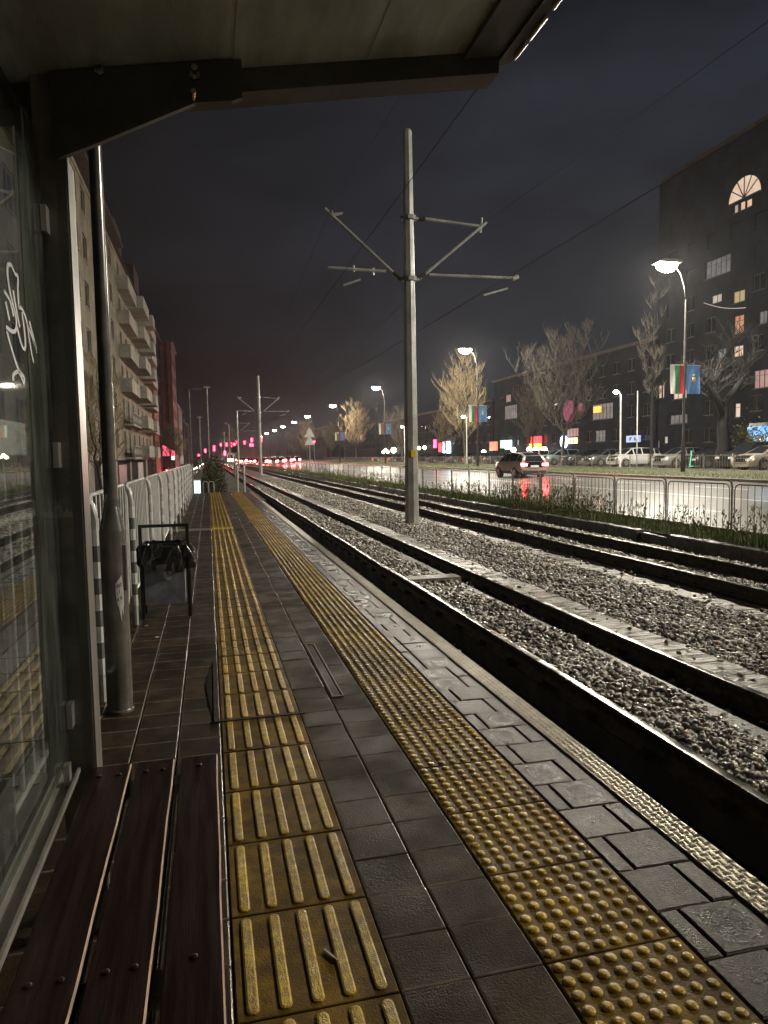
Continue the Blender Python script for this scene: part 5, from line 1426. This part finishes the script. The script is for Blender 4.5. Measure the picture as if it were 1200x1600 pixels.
for a in (('round_sign','round blue white lit sign on the house front',69.4,71.1,2.1,2.95,'s_bluewhite','round'),('shop_sign','small warm lit sign beside the round blue sign',67.5,69.3,2.3,2.9,'s_warm','box','AO'),
          ('shop_sign','red lit shop sign over a yellow front',75.7,78.2,2.55,3.29,'s_red','box','MAO'),('shop_sign','yellow lit shop front under the red sign',75.7,78.7,1.45,2.5,'s_yellow','box'),
          ('shop_sign','green lit sign touching a white one',85.9,87.3,2.08,3.08,'s_green','box'),('shop_sign','white lit sign right of the green one',84.1,85.8,1.9,3.04,'s_white','box'),('shop_sign','salmon coloured lit panel left of the green sign',88.6,91,1.78,2.98,'s_salmon','box'),
          ('round_sign','dim magenta round sign, larger of two, behind the forked tree',67.7,70.6,4.9,6.59,'s_mag','round'),('round_sign','dim magenta round sign, smaller of two, behind the forked tree',65.9,67.5,5.2,6.4,'s_mag','round'),
          ('shop_sign','dim blue lit sign behind the white hatchback',56.3,58.3,2.2,2.8,'s_dimblue','box','AB'),('shop_sign','large pale blue lit box sign behind the far trees',107.5,111,1.57,3.5,'s_lblue','box'),('shop_sign','red lit panel left of the pale blue box sign',111.3,113.2,1.8,3.28,'s_red','box'),
          ('shop_sign','narrow pink lit sign left of the red panel',114.6,116,2.5,3.9,'s_pink','box'),('balcony_light','yellow light on a balcony right of the magenta signs',62.9,64.1,5.25,5.85,'s_yellow','box')):
    sign(a[0], a[1], a[2], a[3], a[4], a[5], a[6], shape=a[7], text=a[8] if len(a) > 8 else None)
bl = None
for i, (y, z, lb) in enumerate(((92.0,1.6,'glowing globe bulb left of the moving car'),(82.2,1.8,'glowing globe bulb above the moving car'),(77.7,1.8,'glowing globe bulb under the red sign, left one'),(75.9,1.75,'glowing globe bulb under the red sign, right one'),(73.8,1.75,'glowing globe bulb between the red sign and the forked tree'),
     (119.6,2.6,'white globe bulb right of the catenary pole'),(123,2.6,'white globe bulb touching the catenary pole edge'),(150,2.1,'warm globe bulb left of the catenary pole, first of four'),(148,2.5,'warm globe bulb left of the catenary pole, second of four'),(146,2.1,'warm globe bulb left of the catenary pole, third of four'),(141,2.4,'warm globe bulb left of the catenary pole, largest of four'))):
    t = thing('globe_light', lb, 'light', (XR-1.2, rs(y), rzv(z)), group='globe lights along the shop fronts')
    b = MB(); b.ball((0,0,0), .42 if i < 10 else .75, 12, 8); b.build('globe', 's_bulb', t, True)
    b = MB(); b.lathe([(.05,-rzv(z)+.15),(.05,-.4)], n=6); b.build('post', 'frame_dark', t)
# lit kiosk
M['kiosk'] = emit_noise('kiosk_white', (.75,.9,1), (.12,.4,.8), 1.6, 2.2); M['kiosk_blue'] = emit_noise('kiosk_blue', (.04,.3,1), (.3,.75,1), 1.3, 3)
t = thing('kiosk', 'brightly lit blue and white kiosk at the right edge behind the parked cars', 'kiosk', (38.0, 42.6, .15))
b = MB(); b.box(0, 2.0, -2.2, 1.2, 0, 3.1); b.build('cabin', 'grey_panel', t)
b = MB(); b.box(-.05, -.005, -2.1, 1.1, .9, 2.1); b.build('window', 'kiosk', t)
b = MB(); b.box(-.12, -.003, -2.2, 1.2, 2.15, 2.85); b.build('fascia', 'kiosk_blue', t)
b = MB(); b.box(-.13, -.055, -.35, .05, .3, 2.1); b.build('light_column', 's_white', t)
# string of lights across the tower front
M['fairy'] = emit('fairy_lights', (1,.85,.8), .9)
b = MB()
for k in range(46):
    q = k/45; b.ball((XR-2.5, rs(46.2)-q*rs(4.0)*1.05, rzv(12.2)-q*1.6-.5*math.sin(q*PI)*.5), .035, 5, 3)
b.tube([(XR-2.5, rs(46.2)-q/10*rs(4.0)*1.05, rzv(12.2)-q/10*1.6-.5*math.sin(q/10*PI)*.5+.04) for q in range(11)], .012, 4, False, 1)
o = b.build('light_string', ['fairy', 'wire']); tag(o, 'sagging string of tiny lights in front of the tall dark building', 'light string')

# ------------------------------------------------------------------ world
w = bpy.data.worlds.new('World'); SC.world = w; w.use_nodes = True
nt = w.node_tree; N, L = nt.nodes, nt.links
bg = N['Background']
sky = N.new('ShaderNodeTexSky'); sky.sky_type = 'NISHITA'; sky.sun_disc = False; sky.sun_elevation = R(-4); sky.sun_rotation = R(60)
tc = N.new('ShaderNodeTexCoord')
nz = N.new('ShaderNodeTexNoise'); nz.inputs['Scale'].default_value = 2.4; nz.inputs['Detail'].default_value = 6; nz.inputs['Roughness'].default_value = .55
mp = N.new('ShaderNodeMapping'); mp.inputs['Scale'].default_value = (1, 1, 2.6)
L.new(tc.outputs['Generated'], mp.inputs['Vector']); L.new(mp.outputs[0], nz.inputs['Vector'])
# city glow: brighter and bluer towards the lamps on the right
sep = N.new('ShaderNodeSeparateXYZ'); L.new(tc.outputs['Generated'], sep.inputs[0])
gx = N.new('ShaderNodeMapRange'); gx.inputs['From Min'].default_value = -.15; gx.inputs['From Max'].default_value = .75
L.new(sep.outputs['X'], gx.inputs['Value'])
mx = N.new('ShaderNodeMix'); mx.data_type = 'RGBA'
mx.inputs[6].default_value = (.0066, .006, .0056, 1); mx.inputs[7].default_value = (.022, .0255, .036, 1)
L.new(gx.outputs[0], mx.inputs[0])
cl = N.new('ShaderNodeMapRange'); cl.inputs['From Min'].default_value = .3; cl.inputs['From Max'].default_value = .7; cl.inputs['To Min'].default_value = .3; cl.inputs['To Max'].default_value = 1.7
L.new(nz.outputs['Fac'], cl.inputs['Value'])
vm = N.new('ShaderNodeVectorMath'); vm.operation = 'SCALE'; L.new(mx.outputs[2], vm.inputs[0]); L.new(cl.outputs[0], vm.inputs['Scale'])
sk = N.new('ShaderNodeVectorMath'); sk.operation = 'SCALE'; L.new(sky.outputs['Color'], sk.inputs[0]); sk.inputs['Scale'].default_value = .006
ad = N.new('ShaderNodeVectorMath'); ad.operation = 'ADD'; L.new(vm.outputs[0], ad.inputs[0]); L.new(sk.outputs[0], ad.inputs[1])
L.new(ad.outputs[0], bg.inputs['Color']); bg.inputs['Strength'].default_value = 1.0

# ------------------------------------------------------------------ wet night air
hz = bpy.data.materials.new('haze'); hz.use_nodes = True
N, L = hz.node_tree.nodes, hz.node_tree.links
N.remove(N['Principled BSDF']); pv = N.new('ShaderNodeVolumePrincipled')
pv.inputs['Color'].default_value = (.84, .87, .95, 1); pv.inputs['Density'].default_value = .00026; pv.inputs['Anisotropy'].default_value = .5
L.new(pv.outputs['Volume'], N['Material Output'].inputs['Volume'])
b = MB(); b.box(-950, 950, -350, 2450, -3.3, 60); o = b.build('haze', hz); tag(o, kind='stuff')

# ------------------------------------------------------------------ render settings
SC.render.engine = 'CYCLES'
SC.cycles.use_denoising = True
SC.cycles.volume_bounces = 0; SC.cycles.max_bounces = 6; SC.cycles.diffuse_bounces = 3; SC.cycles.glossy_bounces = 3; SC.cycles.transparent_max_bounces = 12
SC.cycles.caustics_reflective = False; SC.cycles.caustics_refractive = False
SC.cycles.sample_clamp_indirect = 4.0; SC.cycles.sample_clamp_direct = 60.0
SC.view_settings.view_transform = 'Standard'; SC.view_settings.look = 'None'; SC.view_settings.exposure = 0.0; SC.view_settings.gamma = 1.0
SC.render.resolution_x = 768; SC.render.resolution_y = 1024
